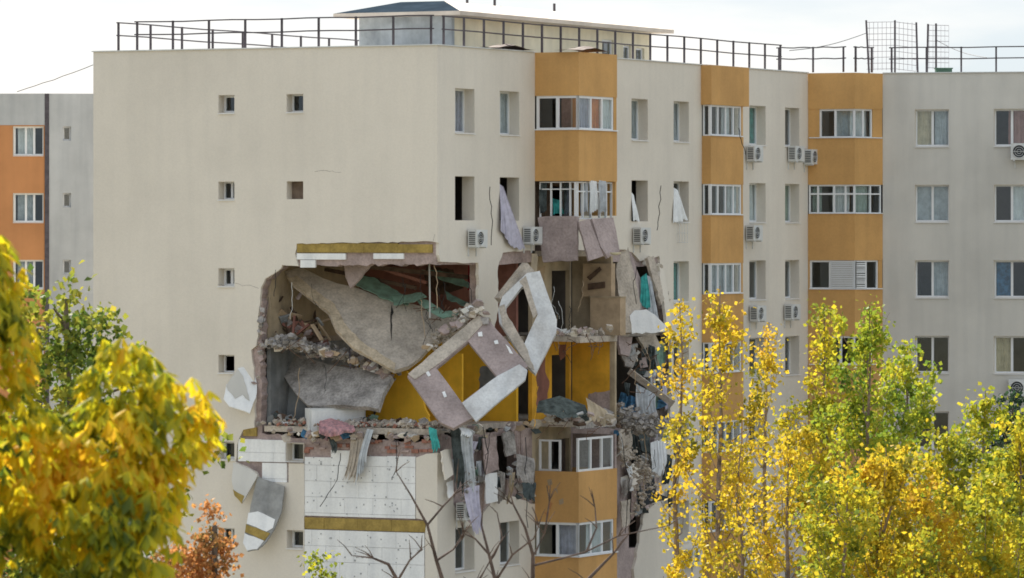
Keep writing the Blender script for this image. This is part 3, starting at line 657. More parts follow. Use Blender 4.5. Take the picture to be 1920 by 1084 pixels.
ac(Cf, 1897, 300, 'white air conditioner under the grey wing top window', w=.85, h=.6); ac(Cf, 1893, 742, 'white air conditioner low on the grey wing above the dark shrub', w=.85, h=.6)

# ------------------------------------------------------------------ curtains seen in the windows
def wcurtain(fr, u0, u1, z0, z1, o, m, label, folds=6, seed=1):
    tag(cloth('curtain', [fr.p(u0, z1, o), fr.p(u1, z1, o)], [fr.p(u0, z0, o), fr.p(u1, z0, o)], m, folds, .055, 30, 3, 0, seed), label, 'curtain')
d0 = 0
wcurtain(f1f, .12, L1f * .36, WB1, WT1, -.14, LAV, 'lavender net curtain behind the top ochre bay glazing'); wcurtain(f1f, L1f * .40, L1f * .62, WB1, WT1, -.14, ORC, 'bright orange curtain behind the top ochre bay glazing', 4)
wcurtain(f1f, L1f * .68, L1f - .3, WB1, WT1, -.14, WHC, 'white net curtain beside the orange curtain in the top bay', 5)
def cc(c, r, a, b, m, lab, f=5):
    u0, u1, z0, z1 = c_win(c, r); L = u1 - u0; wcurtain(Cf, u0 + L * a, u0 + L * b, z0, z1, -.32, m, lab, f, c * 9 + r)
cc(0, 1, 0, .5, CREC, 'cream and brown curtain in the grey wing top window nearer the bay'); cc(0, 1, .55, 1, GRC, 'grey curtain in the grey wing top window nearer the bay')
cc(0, 2, 0, 1, GRC, 'long grey net curtain filling a grey wing window one floor down', 9); cc(1, 1, .4, 1, mat('rose_curtain', (.45, .25, .22), .95, .1, 4), 'rose curtain in the grey wing window over an air conditioner')
cc(1, 3, 0, .5, BLUEC, 'blue blind in the left half of a grey wing window', 2); cc(1, 2, .5, 1, WHC, 'white torn net in the grey wing window below the rose curtain'); cc(0, 3, .5, 1, GRC, 'grey net in the right half of the grey wing tilted window')
cc(1, 4, 0, .45, CREC, 'tan curtain in the grey wing window above the lower air conditioner')
for r, a, b, m_, lab in ((1, .5, .75, WHC, 'white curtain in the narrow bay top glazing'), (2, .7, 1, WHC, 'white blind in the narrow bay second glazing'), (3, .1, .9, GRC, 'grey curtains in the narrow bay glazing above the poplar')):
    d = ST * (r - 1); wcurtain(f2f, a * (L2f - .3), b * (L2f - .3), 20.42 - d, 21.5 - d, -.16, m_, lab, 5, r)
wcurtain(f3a, .9, L3a - .1, 20.5, 21.56, -.35, GRC, 'grey net curtain in the corner bay top glazing', 6); wcurtain(f3b, .1, L3b - .5, 20.5, 21.56, -.35, WHC, 'white curtain in the folded right side of the corner bay top', 4)
for f_2, a_, b_, lab in ((f3a, .1, .45, 'pale green curtain in the wide transomed corner bay glazing'), (f3a, .85, 1.5, 'thin white curtain in the wide transomed corner bay glazing'), (f3b, .2, .9, 'faded green blind in the folded side of the wide transomed glazing')):
    wcurtain(f_2, a_, b_, 20.5 - ST, 21.56 - ST, -.25, mat('faded_green_curtain', (.48, .55, .50), .95, .1, 4) if 'green' in lab else WHC, lab, 4, 77)
d = ST * 5; wcurtain(f1s, .7, 1.4, WB1 - d, WT1 - d, -.3, LAV, 'lavender curtain in the bay glazing under the chipped ochre parapet', 4); wcurtain(f1f, L1f * .4, L1f * .8, WB1 - d, WT1 - d, -.3, WHC, 'white curtain in the bay glazing under the chipped ochre parapet', 4)
for c, r, m_, lab in ((5, 1, TEAL, 'teal curtain in the top window beside the narrow bay'), (6, 2, mat('pale_green_curtain', (.36, .46, .36), .95), 'pale green curtain in the second window by the corner bay'), (4, 1, GRC, 'grey net in the top window before the narrow bay'), (5, 2, WHC, 'white net in the second window beside the narrow bay'), (4, 3, TEAL, 'teal curtain in the window beside the torn cladding edge'), (3, 1, GRC, 'grey net in the top window right of the first bay'), (1, 1, LAV, 'lavender net in the top window nearest the gable corner'), (2, 1, GRC, 'grey net in the top window left of the first bay')):
    u0, u1, z0, z1 = b_win(c, r); wcurtain(B, u0 + (u1 - u0) * (.55 if (c + r) % 2 else .72), u1 + .25, z0, z1, -.47, m_, lab, 5, c * 5 + r)
# curtains blown out of the smashed windows
def blown(name, tops, bots, m, label, cat='curtain', folds=4, amp=.05, seed=1, nu=26, nv=16):
    o = cloth(name, [P(*q) for q in tops], [P(*q) for q in bots], m, folds, amp, nu, nv, .05, seed, None, .35 if name == 'rag' else .08); return tag(o, label, cat)
yb = lambda x, o=0: B.p(*(lambda t: (t[0], t[1], o))(B.at(x, 400, o))).y
blown('curtain', [(937, 345, yb(937) + .1), (944, 350, yb(944) + .1)], [(938, 432, yb(938) - .25), (958, 468, yb(958) - .3), (986, 470, yb(986) - .3)], LAV, 'long lavender curtain blown out over the sill beside the stripped bay', folds=4, seed=3)
blown('curtain', [(1184, 360, yb(1184) + .1), (1189, 366, yb(1189) + .1)], [(1186, 415, yb(1186) - .2), (1199, 416, yb(1199) - .2)], WHC, 'short white curtain flapping from the empty window right of the bay', folds=2, amp=.03, seed=4)
blown('curtain', [(1263, 352, yb(1263) + .1), (1270, 356, yb(1270) + .1)], [(1263, 420, yb(1263) - .2), (1291, 415, yb(1291) - .3)], WHC, 'white curtain billowing out of the window near the narrow bay', folds=3, amp=.05, seed=5)
mb = MB()
for q in range(6): mb.tube([P(1264 + q * 5, 418, yb(1277) - .3), P(1264 + q * 5, 455, yb(1277) - .3)], .008, 4)
for y in (419, 437, 455): mb.tube([P(1264, y, yb(1277) - .3), P(1290, y, yb(1277) - .3)], .008, 4)
tag(mb.build('drying_rack', ACW), 'white wire drying rack under the billowing white curtain', 'drying rack')

# ------------------------------------------------------------------ wreckage at the corner
def T(o, label, cat, group=None): return tag(o, label, cat, group)
sl = plate('concrete_slab', [(534, 509), (565, 501), (606, 522), (654, 536), (731, 563), (774, 570), (856, 596), (880, 606), (808, 648), (767, 686), (740, 694), (664, 652), (630, 617), (616, 584), (582, 557), (549, 531)], [(549, 520, 153.9), (740, 690, 151.5), (850, 598, 153.0)], .17, CONC, amp=2.6, step=24, seed=2)
SP = [(549, 520, 153.9), (740, 690, 151.5), (850, 598, 153.0)]
plate('broken_edge', [(540, 522), (582, 559), (616, 586), (630, 619), (664, 654), (740, 697), (742, 682), (676, 640), (645, 606), (628, 572), (592, 545), (556, 518)], SP, .06, mat('tan_mortar', (.56, .46, .33), .95, .15, 3, .4, 12, 0, None, 0, .2), sl, amp=1.8, step=7, lift=.035, seed=71)
plate('crack', [(734, 572), (738, 586), (735, 592), (734, 640), (732, 620), (732, 590)], SP, .02, CABLE, sl, amp=.8, lift=.012, seed=72)
T(sl, 'huge concrete floor slab tipped down across the upper torn room', 'concrete slab')
T(plate('concrete_slab', [(517, 664), (544, 654), (592, 676), (659, 690), (712, 688), (736, 707), (719, 736), (709, 767), (688, 762), (577, 760), (553, 736), (529, 698)], [(520, 670, 154.9), (730, 705, 152.2), (580, 758, 152.6)], .17, CONCD, amp=2.8, step=22, seed=5), 'rough grey slab lying aslant over the white cabinet', 'concrete slab')
T(plate('concrete_slab', [(533, 500), (552, 499), (585, 520), (600, 545), (575, 548), (545, 528)], [(533, 500, 155.3), (600, 545, 155.0), (545, 528, 154.9)], .12, CONC, amp=2, seed=8), 'short broken ceiling piece hanging at the torn upper edge', 'concrete slab')
T(plate('concrete_fragment', [(645, 498), (693, 498), (676, 520), (657, 541), (648, 520)], [(645, 498, 152.6), (693, 498, 151.9), (657, 541, 152.4)], .1, CONCP, amp=1.5, seed=9), 'pointed concrete fragment hanging below the pink beam', 'concrete fragment')
# hanging wall panel with its window opening
p1 = plate('wall_panel', [(764, 705), (898, 592), (914, 597), (990, 686), (976, 700), (893, 780), (850, 803), (826, 792)], [(764, 705, 150.2), (905, 593, 151.2), (868, 790, 149.3)], .16, CONCP, holes=[[(818, 690), (878, 640), (932, 706), (866, 755)]], amp=.7, step=24, seed=11)
pp = [(764, 705, 150.2), (905, 593, 151.2), (868, 790, 149.3)]
T(p1, 'mauve wall panel with a square window opening dangling on its corner', 'wall panel')
plate('insulation_layer', [(867, 758), (934, 707), (974, 686), (989, 697), (985, 715), (940, 752), (893, 793)], pp, .09, DFOAM, p1, amp=.7, step=18, lift=.10, seed=12)
plate('render_edge', [(765, 702), (897, 592), (910, 604), (880, 636), (818, 686), (778, 712)], pp, .03, CONC, p1, amp=.9, step=16, lift=.035, seed=13)
plate('foam_spot', [(794, 692), (799, 690), (808, 704), (803, 707)], pp, .02, FOAM, p1, lift=.025); plate('foam_spot', [(829, 736), (834, 734), (838, 744), (833, 746)], pp, .02, FOAM, p1, lift=.025)
plate('foam_spot', [(896, 625), (904, 623), (905, 632), (897, 632)], pp, .02, FOAM, p1, lift=.045); plate('foam_spot', [(926, 640), (933, 638), (935, 645), (928, 646)], pp, .02, FOAM, p1, lift=.025)
plate('foam_spot', [(948, 646), (955, 652), (962, 664), (956, 663)], pp, .02, FOAM, p1, lift=.025)
# second panel, white insulation outwards
q2 = [(943, 561, 151.6), (1041, 598, 151.3), (1004, 699, 150.6)]
p2 = plate('wall_panel', [(942, 556), (988, 512), (1012, 508), (1044, 600), (1043, 622), (1004, 701), (990, 688), (936, 604), (934, 580)], q2, .20, DFOAM, holes=[[(949, 575), (978, 538), (985, 536), (1007, 592), (983, 645), (950, 592)]], amp=.7, step=22, seed=14)
T(p2, 'white foam-faced wall panel standing on its point beside the bay', 'wall panel')
plate('concrete_edge', [(974, 528), (986, 518), (1008, 590), (1000, 597), (980, 535)], q2, .05, CONC, p2, lift=.04); plate('concrete_edge', [(936, 575), (946, 571), (950, 588), (986, 650), (1002, 694), (992, 690), (942, 612)], q2, .03, CONC, p2, lift=.03, amp=1)
T(bar('concrete_beam', P(990, 500, 152.4), P(938, 566, 151.8), .3, .36, CONC), 'grey concrete beam leaning from ceiling to the white panel', 'concrete beam')
T(bar('concrete_beam', P(1003, 478, 152.9), P(1000, 525, 152.6), .16, .22, BEI), 'stub of column standing above the white panel', 'concrete beam')
# yellow inner walls that show through the panels
k = MB(); a = W(3.4, .9, 0); f = Fr((a.x, a.y), UA, -UB); k.fbox(f, 0, 1.9, zf(4) + .002, zf(3) - .5, 0, -.1); k.build('partition', YEL, blk)
YS = Fr((W(2.3, 0, 0).x, W(2.3, 0, 0).y), UA, -UB)
prism('partition', YS, [YS.at(x, y, 0) for x, y in jag([(702, 800), (709, 742), (735, 698), (762, 696), (790, 738), (808, 800)], 2, 7, random.Random(8), True)], [], 0, -.12, YEL, blk)  # wall stub added close to the opening so the yellow reads brighter
T(cloth('red_curtain', [P(878, 497, 154), P(894, 497, 154)], [P(877, 545, 154), P(893, 545, 154)], REDC, 3, .04, 16, 8, 0, 2), 'dark red curtain hanging behind the wall strip', 'curtain')
for i, (pts, Y, lab) in enumerate(([[(655, 512), (700, 520), (772, 562), (764, 572), (720, 560), (668, 534)], 153.6, 'torn green ceiling board sagging under the pink beam'], [[(735, 556), (790, 548), (800, 556), (775, 566), (738, 572)], 152.9, 'crumpled green board caught on the tipped slab'], [[(772, 552), (800, 562), (832, 584), (866, 580), (868, 590), (830, 597), (800, 582)], 152.6, 'green board strip slipping down beside the tipped slab'], [[(790, 505), (850, 512), (880, 530), (878, 540), (830, 526)], 154.2, 'green ceiling board hanging before the red-brown wall'], [[(835, 545), (880, 568), (878, 576), (838, 560)], 153.6, 'short green board lying below the red-brown wall'])):
    x0, y0 = pts[0]; x1, y1 = pts[len(pts) // 2]
    T(plate('ceiling_board', pts, [(x0, y0, Y + .5), (x1, y1, Y - .4), (pts[-1][0], pts[-1][1] + 10, Y - .2)], .03, GREENB, amp=1.6, step=8, seed=20 + i), lab, 'ceiling board')
for i, (a, b, w_, m_, lab) in enumerate((((610, 505, 155), (780, 540, 153.6), .12, WOODD, 'dark joist sloping under the torn ceiling'), ((690, 500, 154), (878, 520, 153.6), .14, WOODD, 'long dark joist behind the hanging green boards'), ((575, 612, 154.6), (626, 596, 153.8), .06, CARD, 'pale lath leaning on the tipped slab edge'), ((560, 560, 156), (562, 630, 155.6), .07, CARD, 'upright lath in the upper torn room'), ((587, 570, 156), (597, 640, 155.2), .08, WOODD, 'dark post standing in the upper torn room'), ((655, 640, 152.8), (657, 692, 152.4), .05, STEEL, 'short iron post under the tipped slab'), ((720, 505, 154.2), (800, 530, 153.5), .1, BROWN, 'reddish lath under the pink beam'))):
    T(bar('broken_joist', P(*a), P(*b), w_, w_, m_), lab, 'timber')
mb = MB(); mb.tube([P(805, 492, 151.2), P(806, 560, 151.1), P(806, 596, 151)], .028, 6); T(mb.build('drain_pipe', mat('grey_pipe', (.45, .45, .43), .6)), 'thin grey pipe hanging straight down at the torn corner', 'pipe')
# row 4 contents
cb_ = thing('white_cabinet', 'white cabinet crushed on its back under the fallen slab', 'cabinet', P(633, 812, 152.4)); pc = P(633, 812, 152.3); fx = Fr((pc.x, pc.y), (1, .35), (.35, -1)); z0 = pc.z
k = MB(); k.fbox(fx, -.92, .92, z0, z0 + .78, .0, -.5); k.build('body', ACW, cb_); k = MB(); k.fbox(fx, -.86, .86, z0 + .06, z0 + .72, .03, .002); k.build('door', FOAM, cb_)
T(cloth('quilt', [P(598, 790, 151.6), P(620, 784, 151.7), P(662, 796, 151.6)], [P(596, 815, 151.0), P(630, 818, 150.9), P(668, 808, 150.9)], QUILT, 3, .10, 30, 14, .25, 4), 'crumpled pink and grey quilt in front of the white cabinet', 'quilt')
T(plate('dark_door', [(517, 690), (535, 700), (574, 762), (572, 806), (520, 806)], [(517, 690, 154.6), (574, 762, 154), (520, 806, 154.2)], .05, GREYW, amp=.5, seed=3), 'grey door leaf standing in the dark lower torn room', 'door')
T(plate('grey_board', [(694, 790), (740, 786), (808, 800), (815, 818), (700, 812)], [(694, 790, 152.2), (815, 805, 151.4), (700, 812, 151.5)], .05, CONC, amp=1, seed=4), 'pale board lying below the yellow wall', 'board')
# lower edge slab nosing
k = MB(); k.fbox(A, .12, A.u(492), zf(4) - .20, zf(4) - .02, -.12, -.7); k.build('slab_edge', CONC, blk)
# bay storeys 3 and 4
def fbx(name, fr, u0, u1, z0, z1, o0, o1, m, label=None, cat=None, parent=None):
    k = MB(); k.fbox(fr, u0, u1, z0, z1, o0, o1); o = k.build(name, m, parent)
    return tag(o, label, cat) if label else o
z3, z4 = zf(3), zf(4)
c1 = thing('wall_cupboard', 'tan wall cupboard with two dark slots hung in the open bay', 'cupboard', f1e.p(.7, z3 + 1.2, .3)); 
uu, zz = f1e.at(1092, 556, -.15)[0], 0
fe = Fr((W(uR - .16, 0, 0).x, W(uR - .16, 0, 0).y), UA * -1, -UB)      # inner face of the bay's end wall, u outward
ua, ub_ = fe.u(1093, .3), fe.u(1146, .3); zt_, zb_ = fe.at(1093, 494, .3)[1], fe.at(1093, 556, .3)[1]
fbx('body', fe, ua, ub_, zb_, zt_, .3, .002, CARD, parent=c1); k = plate('slot', [(1102, 532), (1134, 528), (1134, 540), (1102, 544)], [(1102, 532, W(uR - .47, -.9, 0).y - .02), (1134, 528, W(uR - .47, -.9, 0).y - .3), (1102, 544, W(uR - .47, -.9, 0).y - .02)], .02, WOODD, c1)
plate('slot', [(1100, 520), (1124, 500), (1128, 506), (1106, 526)], [(1102, 532, W(uR - .47, -.9, 0).y - .02), (1134, 528, W(uR - .47, -.9, 0).y - .3), (1102, 544, W(uR - .47, -.9, 0).y - .02)], .02, WOODD, c1)
ua, ub_ = fe.u(1106, .45), fe.u(1162, .45); zt_ = fe.at(1106, 558, .45)[1]
c2 = thing('box_cupboard', 'plain tan cupboard standing on the open bay floor', 'cupboard', fe.p((ua + ub_) / 2, z3, .2)); fbx('body', fe, ua, ub_, z3 + .001, zt_, .42, .004, CARD, parent=c2); fbx('top', fe, ua - .02, ub_ + .02, zt_ + .001, zt_ + .04, .44, .003, BEI, parent=c2)
k = MB(); k.fbox(B, uL + .05, uR - .05, z3 - .20, z3 - .01, BO + .03, BO - .13); k.build('slab_edge', CONC, blk); k = MB(); k.fbox(B, uL + .05, uR - .05, z4 - .22, z4 - .01, BO + .02, BO - .13); k.build('slab_edge', CONCD, blk)
k = MB(); k.fbox(B, uR - .13, uR + .0, z4 + .01, z3 - .21, BO - .02, BO - .2); k.build('bay_post', BEI, blk)
blown('tarpaulin', [(1012, 752, 152.8), (1050, 742, 153.2), (1098, 760, 153)], [(1005, 772, 152.2), (1050, 785, 152), (1100, 782, 152.4)], mat('grey_green_cloth', (.10, .12, .11), .9, .25, 6), 'dark green blanket heaped on the orange-walled floor', 'blanket', 3, .09, 6)
blown('rag', [(1100, 745, 152.8), (1140, 770, 152.8)], [(1100, 790, 152.2), (1150, 805, 152.2)], BEI, 'beige rag slumped over the edge of the orange-walled room', 'rag', 4, .1, 7)
# torn parapet under the wrecked storey-2 bay
yS = b1[0].y
T(plate('parapet_panel', [(1008, 408), (1040, 405), (1083, 406), (1081, 488), (1018, 492)], [(1008, 408, yS - .1), (1083, 406, yS - .75), (1018, 492, yS - .35)], .12, CONCP, amp=1, step=14, seed=31), 'mauve parapet panel stripped bare and sagging under the wrecked bay', 'parapet panel')
T(plate('parapet_panel', [(1085, 416), (1105, 410), (1132, 480), (1104, 489)], [(1085, 416, yS - .8), (1105, 410, yS - .6), (1104, 489, yS - 1.0)], .1, CONCP, amp=.8, step=14, seed=32), 'narrow mauve parapet slat tilted beside the bare panel', 'parapet panel')
T(plate('parapet_panel', [(1110, 410), (1150, 408), (1162, 470), (1140, 484), (1126, 462)], [(1110, 410, yS - .5), (1150, 408, yS + .3), (1140, 484, yS - .6)], .1, CONCP, amp=.8, step=12, seed=33), 'tilted mauve parapet piece over the ceiling lamp', 'parapet panel')
T(blown('turquoise_cloth', [(1036, 372, yS + .3), (1052, 376, yS + .2)], [(1037, 402, yS), (1056, 402, yS)], TEAL, 'small turquoise cloth behind the wrecked bay parapet', 'cloth', 2, .05, 3), 'small turquoise cloth behind the wrecked bay parapet', 'cloth')
for i, (x, m_, lab) in enumerate(((1018, DKC, 'dark curtain remnant in the wrecked bay beside the bare wall'), (1064, DKC, 'dark curtain remnant in the wrecked bay near its corner post'), (1094, GRC, 'grey curtain shred behind the broken bay glazing'), (1112, WHC, 'pale curtain shred behind the broken bay glazing'), (1130, GRC, 'grey curtain shred by the ochre bay end'))):
    blown('curtain', [(x - 7, 338, yS + .1), (x + 7, 340, yS + .1)], [(x - 6, 402, yS), (x + 8, 398, yS)], m_, lab, 'curtain', 3, .05, 300 + i, 16, 10)
# lamp bowl
k = MB(); c = P(1154, 473, yS - .7); V = []; Fc = []
for j in range(6):
    a = j / 5 * 1.45; rr, hh = .19 * math.cos(1.5 - a) , -.1 * math.sin(1.5 - a)
    for i in range(16): V.append(c + Vector((max(.004, rr) * math.cos(i * .3927), max(.004, rr) * math.sin(i * .3927), hh)))
for j in range(5):
    for i in range(16): Fc.append((j * 16 + i, j * 16 + (i + 1) % 16, (j + 1) * 16 + (i + 1) % 16, (j + 1) * 16 + i))
T(obj('lamp_bowl', V, Fc, mat('cream_enamel', (.85, .78, .58), .4), None, True), 'cream lamp bowl hanging below the tilted parapet piece', 'lamp')
# B2 wreck
y2 = yb(1180)
T(plate('leaning_column', [(1156, 466), (1178, 464), (1201, 571), (1196, 622), (1172, 624), (1156, 521)], [(1156, 466, y2 - .4), (1178, 464, y2 - .1), (1190, 620, y2 - .9)], .25, CONC, amp=1.2, step=12, seed=41), 'tall broken concrete column leaning beside the tan cupboards', 'column')
T(plate('column_face', [(1177, 470), (1183, 472), (1212, 560), (1212, 600), (1204, 618), (1199, 571)], [(1177, 470, y2 - .1), (1183, 472, y2 + .2), (1204, 618, y2 - .6)], .1, CONCP, amp=1, step=12, seed=42), 'narrow mauve wall sliver fallen against the leaning column', 'concrete fragment')
T(plate('foam_sheet', [(1181, 592), (1190, 582), (1213, 580), (1228, 590), (1250, 612), (1246, 622), (1185, 626)], [(1181, 592, y2 - .9), (1250, 612, y2 - .2), (1185, 626, y2 - 1)], .12, FOAM, amp=2, step=8, seed=43), 'dirty white foam panel below the teal curtain', 'foam panel')
T(plate('wall_sliver', [(1214, 484), (1226, 480), (1246, 560), (1240, 572), (1230, 540)], [(1214, 484, y2 + .5), (1226, 480, y2 + .8), (1240, 572, y2 + .3)], .12, CONC, amp=1.4, step=8, seed=44), 'tapering concrete sliver dangling from the torn wall edge', 'concrete fragment')
T(plate('wall_sliver', [(1236, 500), (1246, 508), (1262, 600), (1256, 640), (1250, 610)], [(1236, 500, y2 + .9), (1246, 508, y2 + 1.4), (1256, 640, y2 + .8)], .1, RENDER, amp=1.2, step=8, seed=45), 'strip of cream wall peeling by the torn edge', 'concrete fragment')
T(bar('fallen_beam', P(1180, 696, y2 - .4), P(1262, 757, y2 - .9), .16, .2, CONC), 'straight grey beam sloping out of the wrecked room', 'concrete beam')
T(plate('grey_slab', [(1165, 660), (1190, 646), (1196, 668), (1186, 690), (1172, 686)], [(1165, 660, y2 - .2), (1196, 668, y2), (1172, 686, y2 - .3)], .1, CONCD, amp=2, step=7, seed=46), 'small grey slab wedged above the sloping beam', 'concrete slab')
blown('curtain', [(1202, 520, y2 + .2), (1213, 512, y2 + .3)], [(1198, 575, y2 - .1), (1220, 580, y2)], TEAL, 'teal curtain torn loose above the dirty white panel', folds=3, amp=.04, seed=9)
blown('curtain', [(1213, 516, y2 + .4), (1222, 520, y2 + .5)], [(1216, 590, y2), (1236, 600, y2 + .1)], GRC, 'grey sheet hanging next to the torn teal curtain', folds=3, amp=.05, seed=10)
blown('rag', [(1163, 735, y2), (1190, 745, y2)], [(1160, 800, y2 - .5), (1200, 810, y2 - .5)], BLUEC, 'blue clothes slumped at the wrecked room edge', 'clothes', 3, .12, 12)
blown('rag', [(1176, 790, y2 - .3), (1196, 790, y2 - .2)], [(1178, 880, y2 - .5), (1202, 870, y2 - .4)], DKC, 'dark cloth hanging down the stripped wall', 'rag', 3, .08, 13)
blown('rag', [(1192, 720, y2 + .2), (1230, 740, y2 + .2)], [(1196, 800, y2 - .4), (1236, 795, y2 - .4)], GRC, 'grey bedding spilling under the sloping beam', 'rag', 4, .1, 14)
blown('rag', [(1222, 830, y2 + .6), (1252, 820, y2 + .8)], [(1218, 905, y2 + .2), (1246, 890, y2 + .4)], WHC, 'white plaster-covered sheet on the torn wall', 'rag', 4, .06, 15)
T(plate('broken_ac_shell', [(1210, 905), (1226, 885), (1232, 925), (1252, 932), (1208, 948)], [(1210, 905, y2 + .2), (1232, 925, y2 + .1), (1208, 948, y2 - .1)], .12, ACD, amp=1.5, step=8, seed=47), 'black broken casing hanging from the stripped wall', 'casing')
T(plate('foam_piece', [(1164, 895), (1186, 890), (1188, 920), (1166, 925)], [(1164, 895, y2 - .4), (1188, 900, y2 - .2), (1166, 925, y2 - .4)], .06, FOAM, amp=1.5, step=8, seed=48), 'white foam scrap beside the ochre parapet', 'foam piece')
for i, (pts, pl_, t_, m_, lab) in enumerate((
    ([(1160, 628), (1186, 632), (1180, 668), (1164, 664)], 0, .1, CONCP, 'mauve torn panel wedged under the open bay floor end'), ([(1196, 632), (1228, 626), (1240, 650), (1214, 664)], .4, .1, CONC, 'pale torn panel under the dirty white foam'), ([(1222, 650), (1236, 645), (1246, 715), (1236, 720)], .6, .08, GREYW, 'grey upright panel in the wrecked room'),
    ([(1160, 806), (1184, 802), (1186, 860), (1172, 868), (1162, 845)], -.1, .06, CONC, 'pale torn panel hanging below the wrecked room'), ([(1196, 812), (1216, 806), (1222, 850), (1204, 846)], .2, .05, DKC, 'black torn sheet below the wrecked room'), ([(1226, 800), (1250, 796), (1248, 838), (1232, 846)], .6, .06, CONCD, 'dusty torn panel by the peeled cladding edge'),
    ([(1174, 872), (1198, 866), (1206, 900), (1186, 912)], 0, .06, RENDER, 'cream torn cladding piece on the stripped wall'), ([(1188, 925), (1206, 918), (1204, 962), (1192, 968)], 0, .05, GREYW, 'grey torn sheet low on the stripped wall'), ([(1164, 940), (1182, 936), (1180, 985), (1166, 990)], -.2, .06, CONC, 'pale torn panel low beside the ochre parapet'),
    ([(905, 822), (930, 818), (936, 880), (912, 890)], -.2, .05, PINK, 'pink torn plaster sheet below the torn corner'), ([(942, 812), (962, 806), (968, 850), (950, 856)], -.2, .06, CONCD, 'dusty torn panel over the dark window hole'), ([(828, 846), (846, 842), (850, 890), (836, 900)], -.3, .05, RENDER, 'cream torn cladding piece at the gable corner'))):
    x, y = pts[0]; Y = yb(x) + pl_ - .15; T(plate('torn_panel', pts, [(x, y, Y), (x + 20, y, Y + .5), (x, y + 30, Y - .2)], t_, m_, amp=1.8, step=9, seed=500 + i), lab, 'torn panel')
# rags at the foot of the torn corner
yc = 150.0
for i, (tp, bt, m_, lab, fo) in enumerate((
    ([(848, 800, yc), (866, 795, yc + .2)], [(850, 925, yc + .2), (872, 930, yc + .3)], DKC, 'long black rag trailing down from the torn corner floor', 3),
    ([(866, 800, yc + .2), (888, 806, yc + .5)], [(868, 930, yc + .3), (892, 935, yc + .6)], GRC, 'shredded grey rag trailing down from the torn corner floor', 4),
    ([(872, 915, yc + .3), (900, 910, yc + .6)], [(886, 1010, yc + .2), (906, 1018, yc + .4)], LAV, 'lavender rag draped over the dangling air conditioner', 3),
    ([(664, 805, 151.3), (690, 806, 151)], [(640, 905, 151.3), (668, 912, 151)], CONC, 'dusty beige net hanging over the white foam boards', 4),
    ([(686, 804, 151), (698, 806, 150.9)], [(664, 912, 151), (682, 890, 150.9)], GRC, 'grey net hanging over the white foam boards', 4),
    ([(806, 800, 150.2), (822, 806, 149.9)], [(808, 856, 150), (822, 850, 149.8)], TEAL, 'dark teal rag at the corner floor edge', 2),
    ([(620, 822, 151.5), (632, 820, 151.4)], [(619, 856, 151.4), (631, 850, 151.3)], DKC, 'small dark cloth on the torn slab edge', 2),
    ([(860, 800, 149.6), (882, 806, 149.8)], [(866, 818, 149.4), (884, 822, 149.5)], WHC, 'small white cloth under the dangling wall panel', 2),
    ([(965, 850, 152.4), (1000, 860, 152.6)], [(975, 905, 152), (1004, 915, 152.2)], CONCD, 'stiff grey sheet bunched beside the ochre parapet', 3),
    ([(976, 905, 152.1), (1003, 905, 152.3)], [(985, 940, 151.8), (1006, 945, 152)], DKC, 'dark bundle hanging beside the ochre parapet', 3))):
    blown('rag', tp, bt, m_, lab, 'rag', fo, .05 if i != 2 else .07, 60 + i)
T(plate('foam_piece', [(908, 890), (932, 886), (934, 940), (912, 945)], [(908, 890, 152.2), (934, 895, 152.5), (912, 945, 152.1)], .06, FOAM, amp=1.5, step=9, seed=50), 'white foam scrap stuck below the pink stripped wall', 'foam piece')
T(plate('foam_piece', [(838, 905), (850, 900), (852, 928), (842, 934)], [(838, 905, 150.3), (852, 905, 150.5), (842, 934, 150.2)], .05, FOAM, amp=1.5, step=9, seed=51), 'small white foam scrap beside the black rag', 'foam piece')
rq = random.Random(41)
ADJ = {'grey_net': 'grey', 'dark_cloth': 'black', 'dusty_concrete': 'dusty dark grey', 'raw_concrete': 'pale grey', 'mauve_concrete': 'mauve', 'lavender_cloth': 'lavender', 'white_cloth': 'white', 'green_board': 'green', 'beige_wall_paper': 'beige', 'pink_plaster': 'pink', 'dirty_foam': 'stained white', 'white_foam': 'white', 'cream_render': 'cream', 'brown_board': 'tan', 'pink_quilt': 'rosy', 'blue_cloth': 'blue', 'dark_timber_and_shade': 'dark brown', 'red_brown_wall': 'red-brown', 'grey_wall': 'grey'}
for zone, Yf, cnt, lab, gr in (((842, 1000, 800, 905), lambda x: yb(x) - .12, 24, 'shred hanging below the torn corner floor', 'shreds below the torn corner'), ((1164, 1250, 640, 930), lambda x: yb(x) - .15, 26, 'shred hanging from the wrecked rooms right of the bay', 'shreds right of the bay')):
    for i in range(cnt):
        x, y = rq.uniform(zone[0], zone[1]), rq.uniform(zone[2], zone[3]); wd, L = rq.uniform(5, 18), rq.uniform(18, 75); dx = rq.uniform(-8, 8); Y = Yf(x)
        mm = rq.choice((GRC, DKC, CONCD, CONCP, LAV, WHC, GREENB, BEI, DKC, GRC, PINK))
        tag(blown('shred', [(x, y, Y), (x + wd, y + rq.uniform(-5, 5), Y + .2)], [(x + dx, y + L, Y - .1), (x + dx + wd * rq.uniform(.3, 1), y + L * rq.uniform(.7, 1.1), Y + .1)], mm, lab, 'rag', 2, .06, 200 + i, 12, 10), ADJ[mm.name] + ' ' + lab, 'rag', gr)
